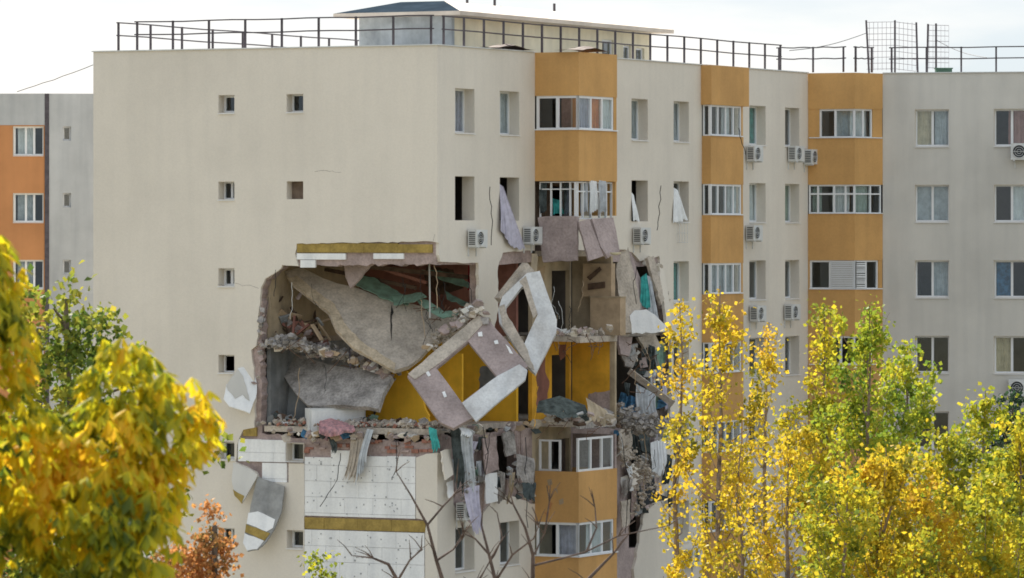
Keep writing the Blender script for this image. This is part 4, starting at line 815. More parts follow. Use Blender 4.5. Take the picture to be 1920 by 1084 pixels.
for i in range(16):
    x, y = rq.uniform(506, 600), rq.uniform(560, 640); a = rq.uniform(-1.2, 1.2) + (1.57 if rq.random() < .5 else 0); L = rq.uniform(18, 45); Y = rq.uniform(153.6, 154.6) - (x - 506) / 200
    mm = rq.choice((WOODD, WOODD, CARD, GREYW, CONCP, BROWN))
    tag(bar('splintered_board', P(x, y, Y), P(x + L * math.cos(a), min(650, y + L * math.sin(a)), Y + rq.uniform(-.3, .3)), rq.uniform(.05, .16), rq.uniform(.03, .07), mm), ADJ[mm.name] + ' splintered board piled in the upper torn room', 'timber', 'splintered boards in the upper torn room')
# peeled cladding flaps on the gable
ya = lambda x: A.p(*(lambda t: (t[0], t[1], 0))(A.at(x, 800))).y
f_ = plate('cladding_flap', [(447, 690), (470, 688), (481, 715), (480, 745), (468, 775), (430, 762), (419, 748), (424, 722)], [(447, 690, ya(447) - .1), (480, 730, ya(480) - .05), (425, 755, ya(425) - .7)], .07, FOAM, amp=1.2, step=9, seed=52); T(f_, 'white foam flap peeling off the gable next to the torn room', 'cladding flap')
plate('render_skin', [(446, 692), (456, 706), (468, 752), (455, 740), (441, 748), (428, 732), (424, 724)], [(447, 690, ya(447) - .1), (480, 730, ya(480) - .05), (425, 755, ya(425) - .7)], .012, RENDER2, f_, amp=1.2, step=8, lift=.02, seed=53)
pl = [(437, 870, ya(437) - .12), (482, 890, ya(482) - .15), (448, 940, ya(448) - .55)]
f_ = plate('cladding_flap', [(437, 868), (470, 880), (483, 890), (470, 915), (453, 943), (439, 925), (434, 900)], pl, .06, RENDER2, amp=1, step=9, seed=54); T(f_, 'small grey cladding flap with mustard tip curling from the gable', 'cladding flap')
plate('mineral_wool', [(437, 918), (458, 930), (453, 944), (440, 930)], pl, .07, WOOL, f_, lift=.015, amp=.8)
pl = [(485, 895, ya(485) - .12), (532, 912, ya(532) - .15), (475, 1030, ya(475) - .8)]
f_ = plate('cladding_flap', [(484, 893), (533, 912), (527, 960), (514, 992), (500, 1015), (482, 1031), (464, 1034), (456, 1018), (462, 985), (474, 930)], pl, .06, mat('stained_render', (.34, .34, .33), .92, .16, 1.8, .2, 20, .2), amp=1, step=9, seed=55); T(f_, 'long grey cladding flap with foam and mustard bands hanging off the gable', 'cladding flap')
plate('foam_band', [(466, 962), (484, 959), (516, 974), (512, 990), (500, 997), (463, 982)], pl, .05, FOAM, f_, lift=.02, amp=.8); plate('mineral_wool', [(462, 983), (500, 998), (507, 1000), (496, 1014), (460, 998)], pl, .05, WOOL, f_, lift=.025, amp=.8)
plate('foam_band', [(459, 1000), (495, 1014), (482, 1030), (464, 1033), (456, 1018)], pl, .05, FOAM, f_, lift=.022, amp=.8)
rq = random.Random(97)
def scatter(zone, Yf, n, r0, r1, mats_, lab, gr, cat='fragment', name='broken_fragment'):
    for i in range(n):
        j = rq.randrange(len(zone) - 1); t = rq.random(); x = zone[j][0] + (zone[j + 1][0] - zone[j][0]) * t + rq.gauss(0, zone[j][2]); y = zone[j][1] + (zone[j + 1][1] - zone[j][1]) * t + rq.gauss(0, zone[j][2] * .6)
        r = rq.uniform(r0, r1); k = rq.randrange(4, 7); a0 = rq.uniform(0, 6.3); pts = [(x + r * rq.uniform(.5, 1.3) * math.cos(a0 + 6.283 * q / k), y + r * rq.uniform(.35, 1.0) * math.sin(a0 + 6.283 * q / k)) for q in range(k)]
        mm = rq.choice(mats_); Y = Yf(x); e = rq.uniform(-.12, .12); f = rq.uniform(-.18, .18)
        tag(plate(name, pts, [(x, y, Y), (x + 10, y, Y + e), (x, y + 10, Y + f)], rq.uniform(.03, .1), mm), ADJ[mm.name] + ' ' + lab, cat, gr)
CM = (CONC, CONCD, CONCP, PINK, DFOAM, RENDER, CARD, CONC)
scatter([(500, 645, 7), (560, 648, 7), (660, 676, 7), (738, 704, 5)], lambda x: 153.0 - (x - 500) / 300, 34, 5, 14, CM, 'broken plate jammed between the two fallen slabs', 'plates between the fallen slabs')
scatter([(795, 655, 6), (850, 610, 7), (893, 575, 8), (930, 610, 5)], lambda x: 151.0, 22, 4, 12, CM, 'broken plate along the top of the dangling panel', 'plates on the dangling panel')
scatter([(495, 812, 5), (640, 818, 5), (820, 818, 6)], lambda x: 152.2 - (x - 495) / 150, 40, 4, 12, CM + (QUILT, DKC, BLUEC), 'broken piece lying along the lower torn floor edge', 'pieces on the lower torn floor edge')
scatter([(845, 800, 7), (900, 806, 7), (1000, 800, 6)], lambda x: yb(x) - .3, 26, 4, 12, CM + (DKC, GRC, GREENB), 'broken piece lying on the floor stub beside the bay', 'pieces on the floor stub')
scatter([(1010, 790, 7), (1080, 785, 9), (1150, 790, 8)], lambda x: 152.4, 32, 4, 14, CM + (BEI, DKC, WOODD), 'broken board heaped at the orange room floor edge', 'boards at the orange room edge')
scatter([(1030, 622, 5), (1150, 618, 5)], lambda x: 152.8, 16, 4, 10, CM + (BLUEC,), 'broken piece scattered on the open bay floor', 'pieces on the open bay floor')
scatter([(1170, 640, 10), (1205, 690, 16), (1225, 770, 16), (1180, 800, 12)], lambda x: yb(x) - .2, 56, 4, 14, (CONC, CONCD, CONCP, DKC, GRC, DFOAM, WOODD, BLUEC, DKC), 'broken piece jammed in the wrecked rooms right of the bay', 'pieces in the wrecked rooms')
scatter([(1175, 820, 10), (1215, 870, 14), (1185, 960, 10)], lambda x: yb(x) - .1, 34, 4, 12, (CONC, CONCD, DFOAM, PINK, DKC, RENDER), 'torn scrap clinging to the stripped wall right of the bay', 'scraps on the stripped wall')
scatter([(850, 840, 8), (880, 900, 12), (975, 880, 12), (990, 930, 8)], lambda x: yb(x) - .12, 36, 4, 12, (CONC, CONCD, DFOAM, PINK, DKC, RENDER, GRC), 'torn scrap clinging below the torn corner', 'scraps below the torn corner')
scatter([(1205, 480, 5), (1235, 500, 6), (1250, 600, 5)], lambda x: yb(x) - .1, 16, 4, 11, (CONC, CONCP, RENDER), 'loose flake along the torn wall edge', 'flakes on the torn wall edge')
scatter([(492, 560, 3), (487, 650, 4), (489, 800, 3)], lambda x: A.p(A.u(x), 0).y - .05, 18, 3, 9, (CONC, CONCD, PINK), 'loose flake along the torn gable edge', 'flakes on the torn gable edge')
scatter([(512, 590, 9), (560, 610, 14), (600, 640, 10)], lambda x: 154.0 - (x - 500) / 220, 30, 6, 18, (CONCD, WOODD, GREYW, BROWN, CONCP, CARD, WOODD), 'smashed piece piled in the upper torn room', 'pieces in the upper torn room')
scatter([(512, 780, 6), (570, 795, 6)], lambda x: 153.2 - (x - 500) / 220, 12, 6, 14, (CONCD, WOODD, GREYW, DKC, CONC), 'smashed piece on the dark lower room floor', 'pieces on the lower room floor')
scatter([(690, 788, 6), (800, 800, 6)], lambda x: 152.0 - (x - 690) / 180, 18, 5, 13, (CONCD, WOODD, CARD, DKC, CONC, GREENB), 'smashed piece below the yellow wall', 'pieces below the yellow wall')
# bare patches where paint and plaster fell off
def patch(fr, pts, o, m): prism('bare_plaster_patch', fr, [fr.at(x, y, o) for x, y in jag(pts, 1.6, 6, rq, True)], [], o + .006, o + .001, m, blk)
patch(B, [(1006, 645), (1024, 645), (1022, 690), (1030, 720), (1020, 770), (1006, 775)], -.10, BROWN); patch(B, [(1046, 646), (1062, 646), (1060, 668), (1050, 676)], -.10, BROWN)
patch(B, [(1008, 500), (1022, 498), (1018, 560), (1008, 600)], -.10, CARD)
YW = Fr((W(6.36, 0, 0).x, W(6.36, 0, 0).y), UA, -UB)
patch(YW, [(900, 690), (930, 680), (940, 720), (915, 745), (898, 730)], 0, GREYW); patch(YW, [(700, 760), (760, 770), (800, 790), (700, 792)], 0, DARKIN); patch(YW, [(800, 500), (850, 505), (870, 540), (820, 555), (795, 530)], 0, WOODD)
patch(fe, [(1104, 738), (1146, 732), (1146, 790), (1104, 792)], -.037, PINK)
for pts in ([(1026, 900), (1034, 898), (1036, 908), (1028, 911)], [(1048, 938), (1056, 934), (1057, 944), (1049, 947)], [(1030, 940), (1037, 944), (1033, 956), (1027, 950)], [(1020, 960), (1030, 962), (1026, 972)], [(1040, 918), (1045, 916), (1046, 926)]):
    patch(f1s, pts, 0, TERRA if pts[0][1] > 939 else CARD)
# hairline cracks
for pts in ([(441, 531), (455, 536), (470, 535), (485, 541)], [(590, 322), (612, 320), (640, 323)], [(408, 533), (420, 536)], [(815, 440), (812, 452)]):
    k = MB(); k.tube([A.p(*A.at(x, y), .0) for x, y in jag(pts, 1.2, 5, rq)], .006, 4); k.build('crack', CONCD, blk)
# ------------------------------------------------------------------ rubble and hanging bars
def heap(name, n, fpos, r0, r1, m, label, cat, seed, flat=1):
    rg = random.Random(seed); k = MB()
    for i in range(n): k.chunk(fpos(rg), r0 + (r1 - r0) * rg.random() ** 2.5, rg, flat)
    return tag(k.build(name, m), label, cat, None, 'stuff')
def on_uv(u0, u1, v0, v1, z, h): return lambda rg: W(rg.uniform(u0, u1), rg.uniform(v0, v1), z + abs(rg.gauss(0, h)))
heap('rubble', 700, on_uv(.12, 1.6, .2, 6.1, z4 + .02, .07), .02, .13, CONC, 'pale concrete rubble along the lower torn floor edge', 'rubble', 1)
heap('rubble', 160, on_uv(.05, .7, .2, 6.1, z4 + .02, .05), .02, .09, BRICK, 'crushed red brick along the lower torn floor edge', 'rubble', 2)
def line_px(pts, Y0, Y1, jit):
    def f(rg):
        i = rg.randrange(len(pts) - 1); t = rg.random(); x = pts[i][0] + (pts[i + 1][0] - pts[i][0]) * t; y = pts[i][1] + (pts[i + 1][1] - pts[i][1]) * t
        return P(x + rg.gauss(0, jit), y + rg.gauss(0, jit * .6), rg.uniform(Y0, Y1))
    return f
heap('rubble', 900, line_px([(500, 645), (540, 640), (600, 655), (660, 668), (735, 700)], 152.6, 154.2, 9), .02, .14, CONCD, 'dark grey rubble jammed between the two fallen slabs', 'rubble', 3)
heap('rubble', 260, line_px([(800, 655), (850, 610), (892, 570)], 151.2, 152.4, 8), .02, .12, CONC, 'grey rubble along the upper edge of the dangling panel', 'rubble', 4)
heap('rubble', 240, on_uv(uL + .2, uR - .2, -1.45, -.2, z3 + .02, .05), .02, .12, CONC, 'broken plaster scattered on the open bay floor', 'rubble', 5)
heap('rubble', 320, on_uv(uL + .1, uR - .1, -1.55, -.2, z4 + .03, .10), .02, .14, CONCD, 'broken plaster heaped on the orange-walled floor edge', 'rubble', 6)
heap('rubble', 520, line_px([(1165, 770), (1200, 800), (1245, 800)], 158, 160, 14), .02, .13, CONCD, 'mixed rubble at the wrecked room right of the bay', 'rubble', 7)
heap('rubble', 200, line_px([(496, 560), (490, 640), (492, 760), (496, 820)], 153.6, 154.4, 5), .02, .10, CONC, 'crumbled masonry along the torn left edge of the gable', 'rubble', 8)
heap('rubble', 180, line_px([(840, 800), (870, 830), (875, 900), (880, 950)], 150.3, 151, 9), .02, .08, CONCD, 'shredded debris clinging below the torn corner', 'rubble', 9)
heap('rubble', 320, line_px([(1165, 830), (1190, 870), (1215, 900), (1190, 960)], 158.2, 159.0, 12), .02, .09, CONC, 'shredded plaster clinging to the stripped wall', 'rubble', 10)
# larger pieces one can pick out
rg = random.Random(77)
spots = [(W(.5 + rg.random(), rg.uniform(.4, 6), z4 + .1), 'broken concrete lump on the lower torn floor edge', 'lumps on the torn floor') for _ in range(14)] + [(W(rg.uniform(uL + .3, uR - .4), rg.uniform(-1.4, -.4), z3 + .1), 'broken plaster lump on the open bay floor', 'lumps on the bay floor') for _ in range(7)] + [(W(rg.uniform(uL + .3, uR - .4), rg.uniform(-1.5, -.4), z4 + .16), 'broken lump on the orange-walled floor', 'lumps on the orange-walled floor') for _ in range(8)]
for p_, lab, gr in spots:
    k = MB(); k.chunk(p_, rg.uniform(.13, .24), rg, .8); mm = rg.choice((CONC, CONCP, CONCD, FOAM)); tag(k.build('concrete_lump', mm), ADJ[mm.name] + ' ' + lab, 'rubble', gr)
def wire(name, pts, r, m, label, cat='cable'):
    pv = [P(*q) for q in pts]; out = []
    for i in range(len(pv) - 1):
        for j in range(4): out.append(pv[i].lerp(pv[i + 1], j / 4) + Vector((rg.gauss(0, .02), rg.gauss(0, .02), 0)))
    out.append(pv[-1]); k = MB(); k.tube(out, r, 5); tag(k.build(name, m), label, cat)
wl = [([(815, 492, 150.6), (820, 530, 150.5), (820, 578, 150.5)], 'thin pale wire dangling at the torn corner', CARD), ([(1006, 725, 152.5), (1004, 770, 152), (1002, 800, 151.8)], 'orange wire dangling left of the orange-walled room', ORP), ([(548, 790, 152.6), (560, 745, 152.8), (562, 690, 153)], 'thin wire hanging in the dark lower room', CARD),
      ([(742, 812, 150.6), (744, 880, 150.4), (735, 900, 150.4)], 'cable hanging over the foam boards near the yellow wall', CABLE), ([(640, 850, 150.9), (632, 900, 150.9), (600, 950, 150.8)], 'thin cable curling over the foam boards', CABLE), ([(1238, 348, 159.5), (1236, 400, 159.5), (1232, 432, 159.5)], 'thin cable running down to an air conditioner', CABLE),
      ([(918, 350, 152.3), (922, 400, 152.2), (921, 460, 152.2)], 'thin cable hanging between the two empty windows', CABLE), ([(986, 820, 152.2), (985, 900, 152.2), (990, 990, 152.1)], 'dark cable trailing beside the ochre parapet', CABLE), ([(1165, 820, 158), (1180, 900, 158), (1172, 1000, 158)], 'dark cable trailing down the stripped wall', CABLE), ([(1205, 805, 158.6), (1212, 860, 158.6), (1206, 920, 158.6)], 'pale cable trailing down the stripped wall', CARD),
      ([(1385, 240, 165), (1392, 270, 165), (1398, 290, 165)], 'cable from the narrow bay to an air conditioner', CABLE), ([(905, 800, 151), (915, 850, 151), (908, 900, 151)], 'dark cable hanging before the pink stripped wall', CABLE), ([(30, 172, 160), (100, 150, 158), (174, 122, 155.6)], 'thin overhead wire reaching the gable roof corner', CABLE)]
for pts, lab, m_ in wl: wire('cable', pts, .013, m_, lab)
for i in range(40):
    x, y = rg.choice([(rg.uniform(500, 740), rg.uniform(640, 690)), (rg.uniform(800, 890), rg.uniform(570, 640)), (rg.uniform(1030, 1140), rg.uniform(625, 650)), (rg.uniform(1010, 1150), rg.uniform(780, 810)), (rg.uniform(1165, 1240), rg.uniform(640, 800))]); Y = 152.3 if x < 1000 else (152.2 if x < 1160 else 158.2)
    wire('reinforcing_bar', [(x, y, Y + .3), (x + rg.uniform(-18, 18), y + rg.uniform(-14, 14), Y), (x + rg.uniform(-34, 34), y + rg.uniform(-6, 34), Y - .3)], .011, RUST, 'bent rusty reinforcing bar ' + ('jammed between the fallen slabs' if x < 760 else 'above the dangling panel' if x < 1000 else 'on the open bay floor' if x < 1160 and y < 700 else 'at the orange room floor edge' if x < 1160 else 'in the wrecked rooms right of the bay'), 'steel bar')
for i in range(34):
    zx = rg.choice(((500, 740, 500, 690, 152.6, 'in the torn gable rooms'), (745, 890, 500, 600, 151.3, 'at the torn gable corner'), (1010, 1150, 500, 640, 152.6, 'in the open bay'), (1162, 1250, 500, 900, 158.0, 'in the wrecked strip right of the bay'), (845, 1000, 800, 930, 151.2, 'below the torn corner floor'))); x, y = rg.uniform(zx[0], zx[1]), rg.uniform(zx[2], zx[3])
    wire('cable', [(x, y, zx[4]), (x + rg.uniform(-7, 7), y + rg.uniform(15, 35), zx[4] - .05), (x + rg.uniform(-14, 14), y + rg.uniform(40, 75), zx[4])], rg.uniform(.006, .012), rg.choice((CABLE, CABLE, CARD, ACW)), 'loose thin wire dangling ' + zx[5])
    bpy.context.scene.collection.objects[-1]['group'] = 'loose wires ' + zx[5]
for o_ in [o for o in bpy.data.objects if o.name.startswith('reinforcing_bar')]: o_['group'] = 'bent reinforcing bars in the wreck'

# ------------------------------------------------------------------ neighbouring block
ny = 199.0; N0 = P(88, 0, ny); NF = Fr((N0.x, N0.y), (1, .12), (.12, -1)); nb_ = thing('apartment_block', 'grey and terracotta apartment block behind the blank gable', 'building', NF.p(0, 0, -5))
NO = Fr((N0.x, N0.y), (-1, .05), (-.05, -1)); n2 = []
nz = lambda r: 17 + (440 - 237) / F * ny - ST * (r - 1)
h1 = [rect(NF.u(118), NF.u(133), nz(r) - .58, nz(r)) for r in range(1, 9)]
prism('wall', NF, rect(0, 6, 0, 22.8), h1, 0, -.35, RENDER3, nb_)
for r in range(1, 9): window(NF, NF.u(118), NF.u(133), nz(r) - .58, nz(r), -.25, (), .06, nb_, False)
h2 = [rect(NO.u(82), NO.u(24), nz(r) - 1.2, nz(r)) for r in range(1, 9)]
prism('wall', NO, rect(.002, 9, 0, nz(1) + .05), h2, 0, -.35, TERRA, nb_); prism('parapet', NO, rect(.002, 9, nz(1) + .052, 22.8), [], .02, -.35, RENDER3, nb_)
for r in range(1, 9):
    window(NO, NO.u(82) + .01, NO.u(24) - .01, nz(r) - 1.2, nz(r), -.2, (.33, .6), .07, nb_)
    if r < 4: wcurtain(NO, NO.u(60), NO.u(30), nz(r) - 1.2, nz(r), -.45, WHC if r == 1 else GRC, ['white curtain in the top terracotta window of the neighbouring block', 'grey curtain in the second terracotta window of the neighbouring block', 'grey curtain in the terracotta window just above the chestnut'][r - 1], 5, r)
k = MB(); k.fbox(NF, -.09, .09, 0, 22.8, .03, .002); k.build('downpipe', STEEL, nb_)
vl = []; 
k = MB(); vwall(k, NO.p(9, 0), NF.p(.0, 0, 0) + Vector((-8.6, 13, 0)), 0, 22.79, .3); k.build('side_wall', RENDER3, nb_)
slab('roof', [NO.p(8.9, 0, -.36), NO.p(.1, 0, -.36), NF.p(.1, 0, -.36), NF.p(6, 0, -.36), NF.p(6, 0, -13), NO.p(8.9, 0, -13)], 22.6, .3, ROOFM, nb_)
for r in range(1, 9): slab('floor_slab', [NO.p(8.9, 0, -.36), NO.p(.1, 0, -.36), NF.p(.1, 0, -.36), NF.p(6, 0, -.36), NF.p(6, 0, -4), NO.p(8.9, 0, -4)], nz(r) - 2.2, .15, CONC, nb_)
k = MB(); vwall(k, NO.p(8.9, 0, -4), NF.p(6, 0, -4), 0, 22.2, .2); k.build('partition', DARKIN, nb_); k = MB(); vwall(k, NF.p(6, 0, 0), NF.p(6, 0, -13), 0, 22.79, .3); k.build('side_wall', RENDER3, nb_)
k = MB(); vwall(k, NF.p(6, 0, -13), NO.p(8.9, 0, -13), 0, 22.78, .3); k.build('back_wall', RENDER3, nb_)

# ------------------------------------------------------------------ trees
YEL_L = leaf_mat('yellow_poplar_leaf', [(.18, .19, .03), (.44, .35, .03), (.70, .51, .03), (.52, .32, .05)], .9)
YG_L = leaf_mat('yellow_green_poplar_leaf', [(.10, .15, .03), (.27, .30, .03), (.52, .45, .03), (.66, .48, .03)], .9)
GR_L = leaf_mat('green_poplar_leaf', [(.08, .15, .03), (.19, .27, .03), (.35, .38, .03), (.56, .48, .04)], .9)
CH_L = leaf_mat('chestnut_leaf', [(.07, .12, .02), (.36, .37, .02), (.76, .61, .02), (.80, .48, .03)], 2.2)
DG_L = leaf_mat('maple_leaf', [(.05, .10, .02), (.13, .19, .03), (.32, .32, .04), (.46, .38, .05)], 1.2)
RD_L = leaf_mat('red_leaf', [(.20, .16, .05), (.42, .20, .07), (.55, .24, .08), (.58, .36, .10)], 1.5)
DK_L = leaf_mat('dark_evergreen_leaf', [(.02, .04, .02), (.03, .06, .03), (.05, .09, .04)], 1.5)
def leaves_mesh(name, pts, size, m, parent, droop=.3, kind='stuff'):
    """one folded kite (two triangles) for every leaf"""
    n = len(pts); pts = np.asarray(pts, float); s = size * NR.uniform(.65, 1.25, n)[:, None]
    d = NR.normal(size=(n, 3)); d[:, 2] -= droop * 2; d /= np.linalg.norm(d, axis=1)[:, None]
    a = NR.normal(size=(n, 3)); w_ = np.cross(d, a); w_ /= np.linalg.norm(w_, axis=1)[:, None]; up = np.cross(d, w_)
    V = np.empty((n, 4, 3)); V[:, 0] = pts; V[:, 1] = pts + d * s * .45 + w_ * s * .46 + up * s * .12; V[:, 2] = pts + d * s; V[:, 3] = pts + d * s * .45 - w_ * s * .46 + up * s * .12
    me = bpy.data.meshes.new(name); me.vertices.add(4 * n); me.vertices.foreach_set('co', V.ravel())
    idx = (np.arange(n)[:, None] * 4 + np.array([0, 1, 2, 0, 2, 3])[None]).ravel()
    me.loops.add(6 * n); me.loops.foreach_set('vertex_index', idx); me.polygons.add(2 * n); me.polygons.foreach_set('loop_start', np.arange(2 * n) * 3); me.polygons.foreach_set('loop_total', np.full(2 * n, 3)); me.update(calc_edges=True)
    o = link(name, me, m, parent); o['kind'] = kind; return o
def poplar(x, y, Y, rad, m, label, n=9000, size=.10, seed=0, low=.35):
    """upright poplar whose tip stands at photo pixel x, y at distance Y"""
    rg = random.Random(seed); tip = P(x, y, Y); H = tip.z; base = Vector((tip.x + rg.uniform(-.3, .3), Y, 0))
    t = thing('poplar_tree', label, 'tree', base, 'poplars in front of the block')
    tr = [base.lerp(tip, i / 12) + Vector((rg.gauss(0, .07), rg.gauss(0, .07), 0)) * (0 if i in (0,) else 1) for i in range(13)]; tr[-1] = tip
    k = MB(); k.tube(tr, .15, 7, .01); k.build('trunk', BARKB, t); k = MB(); pts = []; cl = []
    nb = int(24 + 12 * rad)
    for i in range(nb):
        h = low + (.965 - low) * (i / nb) ** .85; j = min(11, int(h * 12)); p0 = tr[j].lerp(tr[j + 1], h * 12 - j)
        env = rad * min(1.15, (1 - h) * 3.6 + .1); L = (env * 1.75 + .3) * rg.choice((.55, .8, 1, 1.15, 1.3)); az_ = i * 2.4 + rg.uniform(-.7, .7); til = R(rg.uniform(24, 52))
        q = [p0]
        for s_ in range(1, 6):
            f = s_ / 5; ti = til * (1.25 - .85 * f); q.append(q[-1] + Vector((math.sin(ti) * math.cos(az_), math.sin(ti) * math.sin(az_), math.cos(ti))) * (L / 5) + Vector((rg.gauss(0, .04), rg.gauss(0, .04), 0)))
        q = [Vector((v.x, v.y, min(v.z, H - .05 - .3 * rg.random()))) for v in q]
        k.tube(q, .02 * (1.4 - h), 4, .004); br = rg.uniform(.35, 1.3)
        for c_ in range(max(2, int(L * 4.5))):
            f = (.12 + .88 * rg.random() ** .8) * 5; a_ = min(4, int(f)); c = q[a_].lerp(q[a_ + 1], f - a_)
            cl.append((c + Vector((rg.gauss(0, .11), rg.gauss(0, .11), rg.gauss(0, .13))), br * rg.uniform(.3, 1.5)))
    for _ in range(7): cl.append((tip - Vector((rg.gauss(0, .05), rg.gauss(0, .05), rg.random() * .9 + .05)), .7))
    tw = sum(w_ for _, w_ in cl)
    for c, w_ in cl:
        sg = rg.uniform(.06, .14)
        for _ in range(max(3, int(n * w_ / tw))): pts.append((c.x + rg.gauss(0, sg), c.y + rg.gauss(0, sg), c.z + rg.gauss(0, sg * 1.15)))
    k.build('branches', BARKB, t)['kind'] = 'stuff'; leaves_mesh('crown', pts, size, m, t)
pop = [(1274, 566, 101, .34, YEL_L, 1500, 'slender sparse yellow poplar nearest the wrecked rooms'), (1350, 536, 99, .68, YEL_L, 2700, 'tall sparse golden poplar before the narrow bay'), (1442, 604, 102, .5, YEL_L, 1700, 'yellow poplar with a thin forked top between golden neighbours'),
       (1545, 576, 100, .85, YG_L, 4500, 'yellow-green poplar rising before the corner bay'), (1630, 574, 98, 1.0, GR_L, 6000, 'leafy green poplar before the corner bay edge'), (1696, 648, 103, .85, GR_L, 5000, 'green poplar below the grey wing windows'),
       (1775, 800, 100, 1.0, YG_L, 6000, 'low yellow-green poplar under the grey wing'), (1848, 733, 104, .7, GR_L, 5000, 'green poplar under the dark shrub and air conditioner'), (1912, 782, 97, .9, YG_L, 6000, 'yellow-green poplar at the far end of the row'),
       (1480, 800, 95, .9, YEL_L, 2900, 'lower bushy yellow poplar in front of the golden row'), (1660, 840, 94, 1.1, YEL_L, 7000, 'broad yellow poplar in front of the green ones'), (1390, 830, 97, .6, YEL_L, 1300, 'short sparse yellow poplar beside the torn wall'), (1840, 900, 93, 1.2, YG_L, 7000, 'low bright yellow poplar before the green ones'), (1590, 900, 92, 1.1, YG_L, 5000, 'low yellow-green poplar between the yellow ones'), (1745, 930, 95, 1.0, YEL_L, 5000, 'small bright yellow poplar beneath the green pair')]
for i, (x, y, Y, rad, m_, n, lab) in enumerate(pop): poplar(x, y, Y, rad, m_, lab, int(n * 1.45), seed=100 + i, low=.38)

def tube_tree(t, base, top, rg, r=.14, m=BARK, nb=14, spread=1.5, low=.45):
    k = MB(); tr = [Vector(base).lerp(Vector(top), i / 8) + Vector((rg.gauss(0, .08), rg.gauss(0, .08), 0)) * (i > 0) for i in range(9)]; k.tube(tr, r, 8, .03); k.build('trunk', m, t); k = MB(); ends = []
    for i in range(nb):
        h = low + (1 - low) * i / nb; j = min(7, int(h * 8)); p0 = tr[j].lerp(tr[j + 1], h * 8 - j); a = i * 2.4; L = spread * rg.uniform(.6, 1.1)
        q = [p0, p0 + Vector((math.cos(a) * L * .5, math.sin(a) * L * .5, L * .35)), p0 + Vector((math.cos(a) * L, math.sin(a) * L, L * .5))]; k.tube(q, r * .3, 5, .01); ends.append(q[-1])
    k.build('limbs', m, t)['kind'] = 'stuff'; return ends
